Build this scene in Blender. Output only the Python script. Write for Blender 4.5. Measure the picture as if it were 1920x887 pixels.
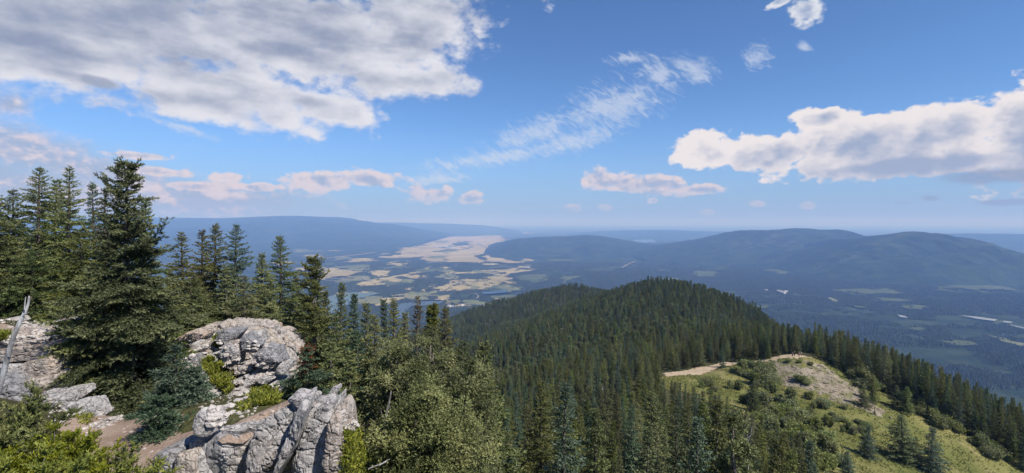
import bpy, bmesh, math, random
import numpy as np
from mathutils import Vector, Matrix
from mathutils.bvhtree import BVHTree

for o in list(bpy.data.objects):
    bpy.data.objects.remove(o)
sc = bpy.context.scene
COL = sc.collection
R = math.radians

# ------------------------------------------------------------------ camera
F = 960.0                 # focal length in photo pixels (1920 wide frame)
EYE = 415.0               # photo row of eye level
cam_d = bpy.data.cameras.new('camera')
cam_d.sensor_width = 36.0
cam_d.lens = 18.0
cam_d.shift_y = -(443.5 - EYE) / 1920.0
cam_d.clip_start = 0.1
cam_d.clip_end = 200000.0
cam = bpy.data.objects.new('camera', cam_d)
cam.rotation_euler = (R(90), 0, 0)
COL.objects.link(cam)
sc.camera = cam

# ------------------------------------------------------------------ light
SUN_DIR = Vector((0.72, -0.56, 0.0)).normalized()      # towards the sun, flat
SUN_EL = R(49)
sun_v = Vector((SUN_DIR.x * math.cos(SUN_EL), SUN_DIR.y * math.cos(SUN_EL), math.sin(SUN_EL)))
sun_d = bpy.data.lights.new('sun', 'SUN')
sun_d.energy = 5.0
sun_d.angle = R(0.53)
sun_d.color = (1.0, 0.96, 0.90)
sun = bpy.data.objects.new('sun', sun_d)
sun.rotation_euler = (-sun_v).to_track_quat('-Z', 'Y').to_euler()
sun.location = (0, 0, 100)
COL.objects.link(sun)
sc.view_settings.view_transform = 'Standard'
sc.view_settings.look = 'None'
EXPO = 0.40
sc.view_settings.exposure = EXPO
sc.view_settings.gamma = 1.0
sc.view_settings.use_curve_mapping = False
sc.cycles.use_denoising = True
sc.cycles.max_bounces = 6
sc.cycles.diffuse_bounces = 3
sc.cycles.volume_bounces = 1
sc.cycles.sample_clamp_indirect = 4.0

# ------------------------------------------------------------------ sky
class G:
    """tiny node expression builder"""
    def __init__(s, tree, dims='3D'): s.dims = dims; s.t = tree; s.n = tree.nodes; s.l = tree.links
    def put(s, sock, v):
        if v is None: return
        if isinstance(v, bpy.types.NodeSocket): s.l.new(v, sock)
        else: sock.default_value = v
    def m(s, op, a, b=None, c=None, clamp=False):
        n = s.n.new('ShaderNodeMath'); n.operation = op; n.use_clamp = clamp
        for i, v in enumerate((a, b, c)): s.put(n.inputs[i], v)
        return n.outputs[0]
    def v(s, op, a, b=None, c=None, out=0):
        n = s.n.new('ShaderNodeVectorMath'); n.operation = op
        for i, v in enumerate((a, b, c)):
            if v is not None: s.put(n.inputs[i], v)
        return n.outputs[out]
    def dot(s, a, b): return s.v('DOT_PRODUCT', a, b, out='Value')
    def length(s, a): return s.v('LENGTH', a, out='Value')
    def noise(s, vec, scale, detail=6, rough=0.55, dist=0.0, dims=None, out=0):
        dims = dims or s.dims
        n = s.n.new('ShaderNodeTexNoise'); n.noise_dimensions = dims
        s.put(n.inputs['Vector'], vec); n.inputs['Scale'].default_value = scale
        n.inputs['Detail'].default_value = detail; n.inputs['Roughness'].default_value = rough
        n.inputs['Distortion'].default_value = dist
        return n.outputs[out]
    def voro(s, vec, scale, feature='F1', out=0, rnd=1.0):
        n = s.n.new('ShaderNodeTexVoronoi'); n.feature = feature
        s.put(n.inputs['Vector'], vec); n.inputs['Scale'].default_value = scale
        n.inputs['Randomness'].default_value = rnd
        return n.outputs[out]
    def ramp(s, f, lo, hi, a=0.0, b=1.0):
        n = s.n.new('ShaderNodeMapRange'); n.interpolation_type = 'SMOOTHSTEP'
        s.put(n.inputs[0], f)
        for i, v in zip((1, 2, 3, 4), (lo, hi, a, b)): s.put(n.inputs[i], v)
        return n.outputs[0]
    def mix(s, f, a, b, blend='MIX'):
        n = s.n.new('ShaderNodeMix'); n.data_type = 'RGBA'; n.blend_type = blend
        s.put(n.inputs['Factor'], f)
        for k, v in ((6, a), (7, b)):
            if isinstance(v, tuple) and len(v) == 3: v = (*v, 1)
            s.put(n.inputs[k], v)
        return n.outputs[2]
    def xyz(s, x, y, z=0.0):
        n = s.n.new('ShaderNodeCombineXYZ')
        for i, v in enumerate((x, y, z)): s.put(n.inputs[i], v)
        return n.outputs[0]
    def sep(s, v):
        n = s.n.new('ShaderNodeSeparateXYZ'); s.put(n.inputs[0], v); return n.outputs

def azel(px, py):
    x, y, z = (px - 960) / F, 1.0, (EYE - py) / F
    return math.atan2(x, y), math.atan2(z, math.hypot(x, y))

def lin(r, g, b):
    f = lambda c: (c / 12.92 if c <= 0.04045 else ((c + 0.055) / 1.055) ** 2.4)
    k = 2.0 ** -EXPO
    return (f(r / 255) * k, f(g / 255) * k, f(b / 255) * k)

def build_world():
    w = bpy.data.worlds.new('World'); sc.world = w; w.use_nodes = True
    t = w.node_tree; t.nodes.clear(); g = G(t, '2D')
    w.cycles.sampling_method = 'MANUAL'; w.cycles.sample_map_resolution = 256
    sky = t.nodes.new('ShaderNodeTexSky'); sky.sky_type = 'NISHITA'; sky.sun_disc = False
    sky.sun_elevation = SUN_EL
    sky.sun_rotation = math.atan2(SUN_DIR.x, SUN_DIR.y)
    sky.altitude = 2000; sky.air_density = 1.0; sky.dust_density = 0.3; sky.ozone_density = 3.0
    tc = t.nodes.new('ShaderNodeTexCoord')
    d = g.v('NORMALIZE', tc.outputs['Generated'])
    dx, dy, dz = g.sep(d)
    az = g.m('ARCTAN2', dx, dy)
    el = g.m('ARCSINE', dz)
    p = g.xyz(az, el)
    # one shared distortion that makes the cloud outlines billow
    q = g.v('MULTIPLY', p, (1.0, 1.55, 1.0))
    big = g.noise(q, 9.0, 5, 0.56)
    big2 = g.noise(g.v('ADD', q, (0.018, 0.040, 0.0)), 9.0, 5, 0.56)
    fine = g.noise(q, 34.0, 4, 0.6)
    fine2 = g.noise(g.v('ADD', q, (0.007, 0.013, 0.0)), 34.0, 3, 0.6)
    vq = g.v('ADD', q, g.v('MULTIPLY', g.xyz(fine, big), (0.035, 0.035, 0.0)))
    def vor(vec, sc_):
        n = t.nodes.new('ShaderNodeTexVoronoi'); n.voronoi_dimensions = '2D'; n.feature = 'SMOOTH_F1'
        n.inputs['Scale'].default_value = sc_; n.inputs['Smoothness'].default_value = 0.25
        t.links.new(vec, n.inputs['Vector']); return n.outputs['Distance']
    def billow(vec): return g.m('MULTIPLY_ADD', vor(vec, 46.0), -0.45, g.m('MULTIPLY_ADD', vor(vec, 19.0), -0.75, 0.62))
    bil = billow(vq); bil2 = billow(g.v('ADD', vq, (0.008, 0.016, 0.0)))
    def blob(lst):
        cur = None
        for (px, py, rx, ry, ang) in lst:
            a0, e0 = azel(px, py)
            a1, _ = azel(px + rx, py); a2, _ = azel(px - rx, py)
            _, e1 = azel(px, py - ry); _, e2 = azel(px, py + ry)
            sx = 2 / (a1 - a2); sy = 2 / (e1 - e2)
            ca, sa = math.cos(R(ang)), math.sin(R(ang))
            o = g.v('SUBTRACT', p, (a0, e0, 0))
            u = g.dot(o, (ca * sx, sa * sx * 1.0, 0)); v_ = g.dot(o, (-sa * sy, ca * sy, 0))
            ln = g.length(g.xyz(u, v_))
            cur = ln if cur is None else g.m('SMOOTH_MIN', cur, ln, 0.25)
        return g.m('SUBTRACT', 1.0, cur)
    # cumulus deck on the left, the long cumulus on the right
    left = blob([(230, 40, 420, 110, 0), (560, 70, 300, 120, 0), (770, 60, 125, 125, 0), (380, 160, 330, 70, -8),
                 (600, 195, 130, 34, -14), (60, 95, 260, 110, 0), (760, 150, 130, 36, 4), (400, -160, 600, 200, 0)])
    veil = blob([(40, 280, 270, 62, -10), (200, 325, 260, 48, -8), (20, 195, 60, 32, 0), (60, 355, 400, 80, -4), (380, 375, 330, 46, -2)])
    right = blob([(1320, 278, 62, 42, 0), (1440, 285, 110, 42, 4), (1600, 270, 190, 58, 9), (1780, 245, 210, 72, 12),
                  (1960, 235, 190, 110, 8), (1540, 222, 60, 20, 0), (1700, 310, 260, 26, 2), (2060, 280, 280, 90, 0)])
    smalls = blob([(600, 340, 72, 20, 0), (690, 338, 62, 20, 0), (805, 364, 46, 17, 0), (884, 372, 24, 13, 0),
                   (432, 332, 46, 11, 0), (300, 322, 70, 10, -4), (260, 292, 70, 8, 0), (1125, 338, 40, 22, 0), (1225, 350, 95, 19, -5),
                   (1310, 356, 60, 11, 0), (1422, 382, 17, 9, 0), (1076, 390, 17, 7, 0), (1137, 389, 14, 6, 0), (1327, 399, 14, 6, 0),
                   (1517, 386, 17, 8, 0), (1510, 22, 36, 26, 0), (1462, 2, 24, 9, 10), (1225, 376, 10, 6, 0),
                   (360, 348, 60, 8, 0), (470, 350, 70, 8, 0)])
    grey = blob([(190, 155, 52, 15, -8), (1890, 380, 75, 8, 0), (1745, 372, 26, 8, 0), (1690, 380, 24, 4, 0), (1860, 330, 130, 20, 0)])
    def dens(mask, kn, kf, b, f):
        x = g.m('MULTIPLY_ADD', b, kn, mask)
        return g.m('MULTIPLY_ADD', f, kf, x)
    # the deck
    dl = dens(left, 1.5, 0.55, big, fine)
    dl2 = dens(left, 1.5, 0.55, big2, fine2)
    dl = g.m('MULTIPLY_ADD', bil, 0.30, dl); dl2 = g.m('MULTIPLY_ADD', bil2, 0.30, dl2)
    a_left = g.ramp(dl, 0.96, 1.46)
    roll = g.noise(g.v('MULTIPLY', g.v('ADD', p, (0.0, 0.0, 0.0)), (1.0, 2.6, 1.0)), 7.5, 5, 0.52)
    roll2 = g.noise(g.v('MULTIPLY', g.v('ADD', p, (0.012, 0.020, 0.0)), (1.0, 2.6, 1.0)), 7.5, 5, 0.52)
    thick = g.m('ADD', g.ramp(dl, 1.25, 2.0, 0.0, 0.38), g.ramp(g.sep(p)[1], 0.15, 0.36, -0.12, 0.30))
    thick = g.m('ADD', thick, g.ramp(az, -0.75, 0.0, 0.16, -0.12))
    thick = g.m('MULTIPLY_ADD', g.m('SUBTRACT', dl, dl2), -0.30, thick)
    thick = g.m('MULTIPLY_ADD', g.m('SUBTRACT', roll, roll2), -1.7, thick)
    thick = g.m('MULTIPLY_ADD', g.m('SUBTRACT', roll, 0.5), 0.85, thick)
    c_left = g.mix(g.ramp(thick, -0.25, 1.05), lin(229, 230, 238), lin(146, 157, 182))
    # the right cumulus: bright crown and left end, grey lower flank
    dr = dens(right, 1.3, 0.75, big, fine)
    dr2 = dens(right, 1.3, 0.75, big2, fine2)
    dr = g.m('MULTIPLY_ADD', bil, 0.55, dr); dr2 = g.m('MULTIPLY_ADD', bil2, 0.55, dr2)
    a_right = g.ramp(dr, 1.07, 1.32)
    sh = g.m('MULTIPLY_ADD', g.m('SUBTRACT', dr, dr2), -0.75, g.ramp(dr, 1.15, 2.1, -0.1, 0.75))
    sh = g.m('ADD', sh, g.ramp(el, 0.045, 0.15, 0.55, -0.15))
    sh = g.m('ADD', sh, g.ramp(az, 0.30, 0.62, -0.25, 0.2))
    c_right = g.mix(g.ramp(sh, 0.0, 1.0), lin(240, 234, 234), lin(160, 173, 200))
    # small cumulus near the horizon, warm in the smoke
    ds = dens(smalls, 0.75, 1.5, big, fine)
    ds2 = dens(smalls, 0.75, 1.5, big2, fine2)
    ds = g.m('MULTIPLY_ADD', bil, 0.7, ds); ds2 = g.m('MULTIPLY_ADD', bil2, 0.7, ds2)
    a_small = g.m('MULTIPLY', g.ramp(ds, 1.06, 1.55), g.ramp(el, 0.0, 0.08, 0.2, 0.92))
    s2 = g.m('MULTIPLY_ADD', g.m('SUBTRACT', ds, ds2), -1.1, g.ramp(ds, 1.2, 2.2, 0.05, 0.6))
    c_warm = g.mix(g.ramp(el, 0.02, 0.25), lin(230, 214, 214), lin(228, 231, 238))
    c_small = g.mix(g.ramp(s2, 0.0, 0.9), c_warm, lin(168, 180, 208))
    # veil low on the left
    dv = dens(veil, 1.0, 0.5, big, fine)
    a_veil = g.m('MULTIPLY', g.ramp(dv, 0.70, 1.55), 0.86)
    c_veil = g.mix(g.ramp(g.m('SUBTRACT', dens(veil, 1.0, 0.9, big, fine), dens(veil, 1.0, 0.9, big2, fine2)), -0.10, 0.38), lin(168, 180, 205), lin(230, 214, 214))
    dg = dens(grey, 0.9, 0.5, big, fine)
    a_grey = g.m('MULTIPLY', g.ramp(dg, 0.75, 1.3), 0.7)
    # cirrus: combed fibres
    cir = blob([(1150, 200, 150, 62, 12), (1235, 140, 60, 42, -30), (1300, 130, 60, 38, -28), (1420, 105, 38, 34, -30),
                (1080, 265, 130, 30, 12), (930, 295, 190, 24, 8), (1507, 88, 22, 14, -30), (1180, 110, 70, 16, 0), (1000, 250, 130, 40, 16), (820, 335, 90, 22, 6), (1030, 15, 18, 12, 0),
                (905, 68, 24, 8, 10), (330, 236, 120, 14, -14)])
    ca, sa = math.cos(R(-32)), math.sin(R(-32))
    u = g.dot(p, (ca, sa, 0)); v_ = g.dot(p, (-sa, ca, 0))
    cn = g.noise(g.xyz(g.m('MULTIPLY', u, 18.0), g.m('MULTIPLY', v_, 62.0)), 1.6, 6, 0.68, 0.9)
    cn2 = fine
    ci = g.m('ADD', g.m('MULTIPLY', cir, 0.62), g.m('ADD', g.m('MULTIPLY', cn, 1.0), g.m('MULTIPLY', cn2, 0.55)))
    a_cir = g.m('MULTIPLY', g.ramp(ci, 0.86, 1.42), 0.62)
    # smoke-pale band just above the horizon
    low = g.m('MULTIPLY', g.m('POWER', g.ramp(el, -0.02, 0.21, 1.0, 0.0), 1.2), 0.88)
    base = t.nodes.new('ShaderNodeBackground'); t.links.new(g.mix(1.0, sky.outputs[0], (0.66, 0.85, 1.06), 'MULTIPLY'), base.inputs[0]); base.inputs[1].default_value = 0.105
    cur = base.outputs[0]
    def over(cur, col, a):
        b = t.nodes.new('ShaderNodeBackground'); b.inputs[1].default_value = 1.0
        g.put(b.inputs[0], col if isinstance(col, bpy.types.NodeSocket) else (*col, 1))
        mx = t.nodes.new('ShaderNodeMixShader'); g.put(mx.inputs[0], a)
        t.links.new(cur, mx.inputs[1]); t.links.new(b.outputs[0], mx.inputs[2]); return mx.outputs[0]
    cur = over(cur, lin(140, 166, 208), low)
    cur = over(cur, lin(214, 222, 236), a_cir)
    cur = over(cur, c_veil, a_veil)
    cur = over(cur, c_small, a_small)
    cur = over(cur, c_right, a_right)
    cur = over(cur, c_left, a_left)
    cur = over(cur, lin(142, 154, 180), a_grey)
    out = t.nodes.new('ShaderNodeOutputWorld'); t.links.new(cur, out.inputs[0])
build_world()

# ------------------------------------------------------------------ numpy helpers
def _h(ix, iy, iz, seed):
    n = (ix.astype(np.uint32) * np.uint32(374761393) + iy.astype(np.uint32) * np.uint32(668265263)
         + iz.astype(np.uint32) * np.uint32(2147483647) + np.uint32((seed * 144269504 + 12345) & 0xffffffff))
    n = (n ^ (n >> np.uint32(13))) * np.uint32(1274126177)
    n = (n ^ (n >> np.uint32(16))) * np.uint32(2246822519)
    n = n ^ (n >> np.uint32(15))
    return n.astype(np.float64) / 4294967295.0

def vnoise(P, seed=0):
    f = np.floor(P); t = P - f; i = f.astype(np.int64)
    t = t * t * t * (t * (t * 6 - 15) + 10)
    x, y, z = i[:, 0], i[:, 1], i[:, 2]
    r = 0
    for a in (0, 1):
        wx = t[:, 0] if a else 1 - t[:, 0]
        for b in (0, 1):
            wy = t[:, 1] if b else 1 - t[:, 1]
            for c in (0, 1):
                wz = t[:, 2] if c else 1 - t[:, 2]
                r = r + wx * wy * wz * _h(x + a, y + b, z + c, seed)
    return r * 2 - 1

def fbm(P, octv=5, gain=0.5, lac=2.03, seed=0, ridged=False):
    P = np.asarray(P, float); s = np.zeros(len(P)); amp = 1.0; tot = 0
    for o in range(octv):
        n = vnoise(P, seed + o * 17)
        s += amp * ((1 - 2 * np.abs(n)) if ridged else n); tot += amp
        amp *= gain; P = P * lac + 13.7
    return s / tot

def xy3(x, y, k): return np.stack([x * k, y * k, np.zeros_like(x)], 1)

def mesh_from(name, V, Fc, mat=None, smooth=False, tone=None):
    """V (n,3); Fc list of (m,k) int arrays with equal k inside each"""
    me = bpy.data.meshes.new(name)
    V = np.asarray(V, np.float32)
    if isinstance(Fc, np.ndarray): Fc = [Fc]
    loops = np.concatenate([f.ravel() for f in Fc]).astype(np.int32)
    cnt = np.concatenate([np.full(len(f), f.shape[1], np.int32) for f in Fc])
    me.vertices.add(len(V)); me.vertices.foreach_set('co', V.ravel())
    me.loops.add(len(loops)); me.loops.foreach_set('vertex_index', loops)
    me.polygons.add(len(cnt))
    st = np.zeros(len(cnt), np.int32); st[1:] = np.cumsum(cnt)[:-1]
    me.polygons.foreach_set('loop_start', st)
    try: me.polygons.foreach_set('loop_total', cnt)
    except Exception: pass
    me.polygons.foreach_set('use_smooth', np.full(len(cnt), smooth, bool))
    if tone is not None:
        a = me.attributes.new('tone', 'FLOAT', 'POINT'); a.data.foreach_set('value', np.asarray(tone, np.float32))
    me.update(calc_edges=True)
    if mat: me.materials.append(mat)
    return me

def link(name, me, parent=None, loc=None, label=None, cat=None, group=None, kind=None):
    o = bpy.data.objects.new(name, me); COL.objects.link(o)
    if parent is not None: o.parent = parent
    if loc is not None: o.location = loc
    if label: o['label'] = label
    if cat: o['category'] = cat
    if group: o['group'] = group
    if kind: o['kind'] = kind
    return o

def at(px, py, D): return Vector(((px - 960) / F * D, D, (EYE - py) / F * D))

def grid_faces(nr, nc, wrap=False):
    r = np.arange(nr - 1)[:, None]; c = np.arange(nc if wrap else nc - 1)[None, :]
    c1 = (c + 1) % nc
    a = r * nc + c; b = r * nc + c1; d = (r + 1) * nc + c; e = (r + 1) * nc + c1
    return np.stack([a, b, e, d], -1).reshape(-1, 4)

def in_poly(px, py, poly):
    px = np.asarray(px, float); py = np.asarray(py, float)
    inside = np.zeros(px.shape, bool); n = len(poly); j = n - 1
    for i in range(n):
        xi, yi = poly[i]; xj, yj = poly[j]
        if yi != yj:
            c = ((yi > py) != (yj > py)) & (px < (xj - xi) * (py - yi) / (yj - yi) + xi)
            inside ^= c
        j = i
    return inside

# ------------------------------------------------------------------ materials
def mat_new(name):
    m = bpy.data.materials.new(name); m.use_nodes = True
    t = m.node_tree; t.nodes.clear()
    out = t.nodes.new('ShaderNodeOutputMaterial')
    return m, G(t), out

def principled(g, out, col, rough=0.8, spec=0.3, bump=None, bstr=0.3, bdist=0.02, trans=None):
    b = g.n.new('ShaderNodeBsdfPrincipled')
    g.put(b.inputs['Base Color'], (*col, 1) if isinstance(col, tuple) and len(col) == 3 else col)
    g.put(b.inputs['Roughness'], rough)
    b.inputs['Specular IOR Level'].default_value = spec
    if bump is not None:
        bn = g.n.new('ShaderNodeBump'); bn.inputs['Strength'].default_value = bstr; bn.inputs['Distance'].default_value = bdist
        g.put(bn.inputs['Height'], bump); g.l.new(bn.outputs[0], b.inputs['Normal'])
    sh = b.outputs[0]
    if trans:
        tr = g.n.new('ShaderNodeBsdfTranslucent')
        g.put(tr.inputs[0], col if isinstance(col, bpy.types.NodeSocket) else (*col, 1))
        mx = g.n.new('ShaderNodeMixShader'); mx.inputs[0].default_value = trans
        g.l.new(sh, mx.inputs[1]); g.l.new(tr.outputs[0], mx.inputs[2]); sh = mx.outputs[0]
    g.l.new(sh, out.inputs[0])
    return b

def tcobj(g):
    return g.n.new('ShaderNodeTexCoord').outputs['Object']

def geo_pos(g):
    return g.n.new('ShaderNodeNewGeometry').outputs['Position']

def needles(name, a, b, c, var=0.35, trans=0.12):
    """a dark old needles, b main, c young tips, on spruce brightened as if sunlit; tone attribute per shoot, hue by tree"""
    m, g, out = mat_new(name)
    at_ = g.n.new('ShaderNodeAttribute'); at_.attribute_name = 'tone'
    oi = g.n.new('ShaderNodeObjectInfo')
    tone = at_.outputs['Fac']
    n = g.noise(geo_pos(g), 1.3, 3)
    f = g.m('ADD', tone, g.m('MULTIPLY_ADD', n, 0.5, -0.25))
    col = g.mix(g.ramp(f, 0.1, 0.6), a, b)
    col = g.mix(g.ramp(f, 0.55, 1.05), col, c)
    hs = g.n.new('ShaderNodeHueSaturation')
    g.put(hs.inputs['Hue'], g.m('MULTIPLY_ADD', oi.outputs['Random'], -0.05 * var / 0.35, 0.5 + 0.022 * var / 0.35))
    rn = g.m('FRACT', g.m('MULTIPLY', oi.outputs['Random'], 7.31))
    g.put(hs.inputs['Value'], g.m('MULTIPLY_ADD', rn, var * 2, 1 - var))
    rs = g.m('FRACT', g.m('MULTIPLY', oi.outputs['Random'], 13.7))
    g.put(hs.inputs['Saturation'], g.m('MULTIPLY_ADD', rs, 0.35, 0.78))
    g.put(hs.inputs['Color'], col)
    principled(g, out, hs.outputs[0], 0.55, 0.25, trans=trans)
    return m

M = {}
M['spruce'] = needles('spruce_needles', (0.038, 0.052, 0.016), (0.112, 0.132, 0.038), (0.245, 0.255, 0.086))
M['spruce_blue'] = needles('blue_spruce_needles', (0.030, 0.052, 0.030), (0.072, 0.110, 0.062), (0.150, 0.195, 0.115), 0.2)
M['spruce_yellow'] = needles('yellow_spruce_needles', (0.042, 0.048, 0.014), (0.105, 0.112, 0.032), (0.190, 0.185, 0.060), 0.2)
M['pine'] = needles('pine_needles', (0.050, 0.060, 0.018), (0.170, 0.182, 0.066), (0.325, 0.322, 0.130), 0.15)
M['valley_tree'] = needles('valley_tree_needles', (0.014, 0.024, 0.012), (0.040, 0.056, 0.027), (0.085, 0.100, 0.046), 0.4)
M['bush'] = needles('bush_needles', (0.060, 0.075, 0.014), (0.170, 0.190, 0.032), (0.330, 0.330, 0.065), 0.12, 0.25)
M['brown'] = needles('dying_needles', (0.044, 0.036, 0.016), (0.090, 0.074, 0.032), (0.150, 0.120, 0.050), 0.15)
M['red'] = needles('dead_needles', (0.06, 0.022, 0.014), (0.15, 0.055, 0.03), (0.22, 0.09, 0.05), 0.15)
M['leaf'] = needles('shrub_leaves', (0.120, 0.140, 0.045), (0.210, 0.235, 0.080), (0.310, 0.320, 0.125), 0.25, 0.4)
M['forest'] = needles('forest_needles', (0.036, 0.054, 0.018), (0.104, 0.130, 0.045), (0.215, 0.235, 0.080), 0.40)

def bark(name, a, b):
    m, g, out = mat_new(name)
    p = tcobj(g)
    n = g.noise(g.v('MULTIPLY', p, (1, 1, 0.25)), 22, 5, 0.65)
    principled(g, out, g.mix(g.ramp(n, 0.35, 0.7), a, b), 0.9, 0.15, n, 0.6, 0.02)
    return m
M['bark'] = bark('bark', (0.06, 0.048, 0.038), (0.20, 0.175, 0.15))
M['deadbark'] = bark('dead_bark', (0.10, 0.09, 0.085), (0.27, 0.26, 0.25))
M['deadwood'] = bark('dead_wood', (0.20, 0.19, 0.185), (0.50, 0.49, 0.48))

def rock_mat(name, base, pale, warm, warm_amt=0.3, dirt=0.0):
    m, g, out = mat_new(name)
    p = geo_pos(g)
    w = g.noise(p, 1.4, 4, 0.6, 0.4)
    n1 = g.noise(p, 6, 7, 0.66)
    st = g.noise(g.v('MULTIPLY', g.v('ADD', p, g.v('MULTIPLY', g.xyz(n1, n1, n1), (0.12, 0.12, 0.25))), (1.0, 1.0, 6.0)), 4.0, 5, 0.6)
    n3 = g.noise(p, 45, 5, 0.7)
    cr = g.voro(g.v('ADD', p, g.v('MULTIPLY', g.xyz(n1, w, st), (0.35, 0.35, 0.25))), 5.5, 'DISTANCE_TO_EDGE')
    col = g.mix(g.ramp(n1, 0.36, 0.66), base, pale)
    col = g.mix(g.m('MULTIPLY', g.ramp(w, 0.48, 0.68), warm_amt), col, warm)
    col = g.mix(g.m('MULTIPLY', g.ramp(st, 0.56, 0.70), 0.45), col, tuple(c * 0.55 for c in base))
    col = g.mix(g.m('MULTIPLY', g.ramp(n3, 0.60, 0.78), 0.16), col, (0.46, 0.44, 0.42))
    col = g.mix(g.m('MULTIPLY', g.ramp(n3, 0.44, 0.28), 0.22), col, tuple(c * 0.5 for c in base))
    col = g.mix(g.m('MULTIPLY', g.ramp(cr, 0.035, 0.0), 0.55), col, (0.09, 0.08, 0.07))
    lic = g.noise(p, 3.1, 6, 0.7)
    col = g.mix(g.m('MULTIPLY', g.ramp(lic, 0.60, 0.68), 0.35), col, (0.20, 0.195, 0.175))
    if dirt:
        nz = g.sep(g.n.new('ShaderNodeNewGeometry').outputs['Normal'])[2]
        col = g.mix(g.m('MULTIPLY', g.ramp(g.m('ADD', nz, g.m('MULTIPLY_ADD', n1, 0.6, -0.3)), 0.62, 0.9), dirt), col, (0.27, 0.20, 0.15))
    h = g.m('ADD', g.m('MULTIPLY', n1, 0.8), g.m('MULTIPLY', n3, 0.16))
    h = g.m('ADD', h, g.m('MULTIPLY', st, 0.8))
    h = g.m('ADD', h, g.ramp(cr, 0.0, 0.045, -0.45, 0.0))
    principled(g, out, col, 0.88, 0.2, h, 0.9, 0.035)
    return m
M['rock'] = rock_mat('grey_limestone', (0.265, 0.252, 0.246), (0.42, 0.395, 0.378), (0.35, 0.275, 0.20), 0.30)
M['rock_dark'] = rock_mat('dark_limestone', (0.165, 0.162, 0.168), (0.285, 0.275, 0.275), (0.30, 0.25, 0.19), 0.2)
M['rock_warm'] = rock_mat('tan_limestone', (0.265, 0.225, 0.195), (0.39, 0.345, 0.305), (0.36, 0.25, 0.165), 0.55, 0.35)
M['rubble'] = rock_mat('rubble', (0.30, 0.268, 0.24), (0.44, 0.40, 0.365), (0.33, 0.24, 0.155), 0.6, 0.25)

def soil_mat(name, a, b, c, sc_=1.0, bump=0.05):
    m, g, out = mat_new(name)
    p = geo_pos(g)
    n1 = g.noise(p, 0.8 * sc_, 6, 0.65); n2 = g.noise(p, 14 * sc_, 5, 0.7); n3 = g.voro(p, 20 * sc_)
    col = g.mix(g.ramp(n1, 0.38, 0.64), a, b)
    col = g.mix(g.ramp(n2, 0.55, 0.75), col, c)
    principled(g, out, col, 0.95, 0.1, g.m('ADD', n2, g.m('MULTIPLY', n3, 0.5)), 0.6, bump)
    return m
M['dirt'] = soil_mat('brown_dirt', (0.22, 0.155, 0.115), (0.30, 0.225, 0.175), (0.40, 0.34, 0.29))
M['floor'] = soil_mat('forest_floor', (0.045, 0.042, 0.022), (0.075, 0.075, 0.030), (0.13, 0.115, 0.06), 0.3, 0.3)
M['sand'] = soil_mat('trail_sand', (0.36, 0.275, 0.18), (0.43, 0.335, 0.23), (0.48, 0.40, 0.30), 0.5, 0.1)
def scree_mat():
    m, g, out = mat_new('scree')
    p = geo_pos(g)
    n1 = g.noise(p, 0.28, 5, 0.6, 0.4); n2 = g.noise(g.v('MULTIPLY', p, (1.0, 0.35, 1.0)), 0.8, 6, 0.7); n3 = g.noise(p, 5.0, 5, 0.7)
    col = g.mix(g.ramp(n2, 0.38, 0.62), (0.20, 0.165, 0.12), (0.32, 0.27, 0.20))
    col = g.mix(g.ramp(n3, 0.55, 0.72), col, (0.13, 0.11, 0.085))
    col = g.mix(g.m('MULTIPLY', g.ramp(n1, 0.50, 0.60), g.ramp(n3, 0.66, 0.45)), col, (0.13, 0.135, 0.045))
    principled(g, out, col, 0.95, 0.1, g.m('ADD', n3, n2), 0.8, 0.4)
    return m
M['scree'] = scree_mat()
M['pebble'] = soil_mat('pebble', (0.35, 0.31, 0.28), (0.50, 0.46, 0.43), (0.25, 0.22, 0.2), 1.0)

def meadow_mat(name='meadow_grass'):
    m, g, out = mat_new(name)
    p = geo_pos(g)
    q = g.v('ADD', g.v('MULTIPLY', p, (0.55, 0.2, 1.0)), (3, 1, 0))
    n1 = g.noise(p, 0.05, 5, 0.6); n2 = g.noise(q, 0.30, 6, 0.7, 0.5); n3 = g.noise(p, 2.2, 5, 0.7)
    col = g.mix(g.ramp(n1, 0.40, 0.62), (0.128, 0.134, 0.040), (0.200, 0.182, 0.066))
    col = g.mix(g.ramp(n2, 0.56, 0.72), col, (0.25, 0.205, 0.10))
    col = g.mix(g.ramp(n2, 0.46, 0.32), col, (0.085, 0.102, 0.028))
    col = g.mix(g.m('MULTIPLY', g.ramp(n3, 0.52, 0.75), 0.6), col, (0.075, 0.085, 0.024))
    principled(g, out, col, 0.95, 0.1, g.m('ADD', n3, n2), 0.8, 0.5)
    return m
M['meadow'] = meadow_mat()
M['moss'] = soil_mat('moss', (0.11, 0.115, 0.022), (0.18, 0.175, 0.035), (0.07, 0.075, 0.02), 2.0)

def far_forest(name, dark, mid, pale, s=1.0, open_amt=0.5):
    m, g, out = mat_new(name)
    p = g.v('MULTIPLY', geo_pos(g), (0.001 * s, 0.001 * s, 0.001 * s))
    n1 = g.noise(p, 0.9, 6, 0.62, 0.3); n2 = g.noise(p, 5.0, 6, 0.68, 0.2); n3 = g.noise(p, 42, 4, 0.7)
    col = g.mix(g.ramp(n2, 0.40, 0.62), dark, mid)
    col = g.mix(g.m('MULTIPLY', g.m('MULTIPLY', g.ramp(n1, 0.50, 0.66), g.ramp(n2, 0.46, 0.62)), open_amt), col, pale)
    col = g.mix(g.m('MULTIPLY', g.ramp(n3, 0.50, 0.68), 0.55), col, tuple(c * 0.45 for c in dark))
    principled(g, out, col, 0.95, 0.05, g.m('ADD', g.m('MULTIPLY', n3, 0.6), n2), 1.0, 25.0)
    return m
M['valley'] = far_forest('valley_forest', (0.020, 0.032, 0.018), (0.042, 0.060, 0.030), (0.12, 0.125, 0.062), 1.0, 0.75)
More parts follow.
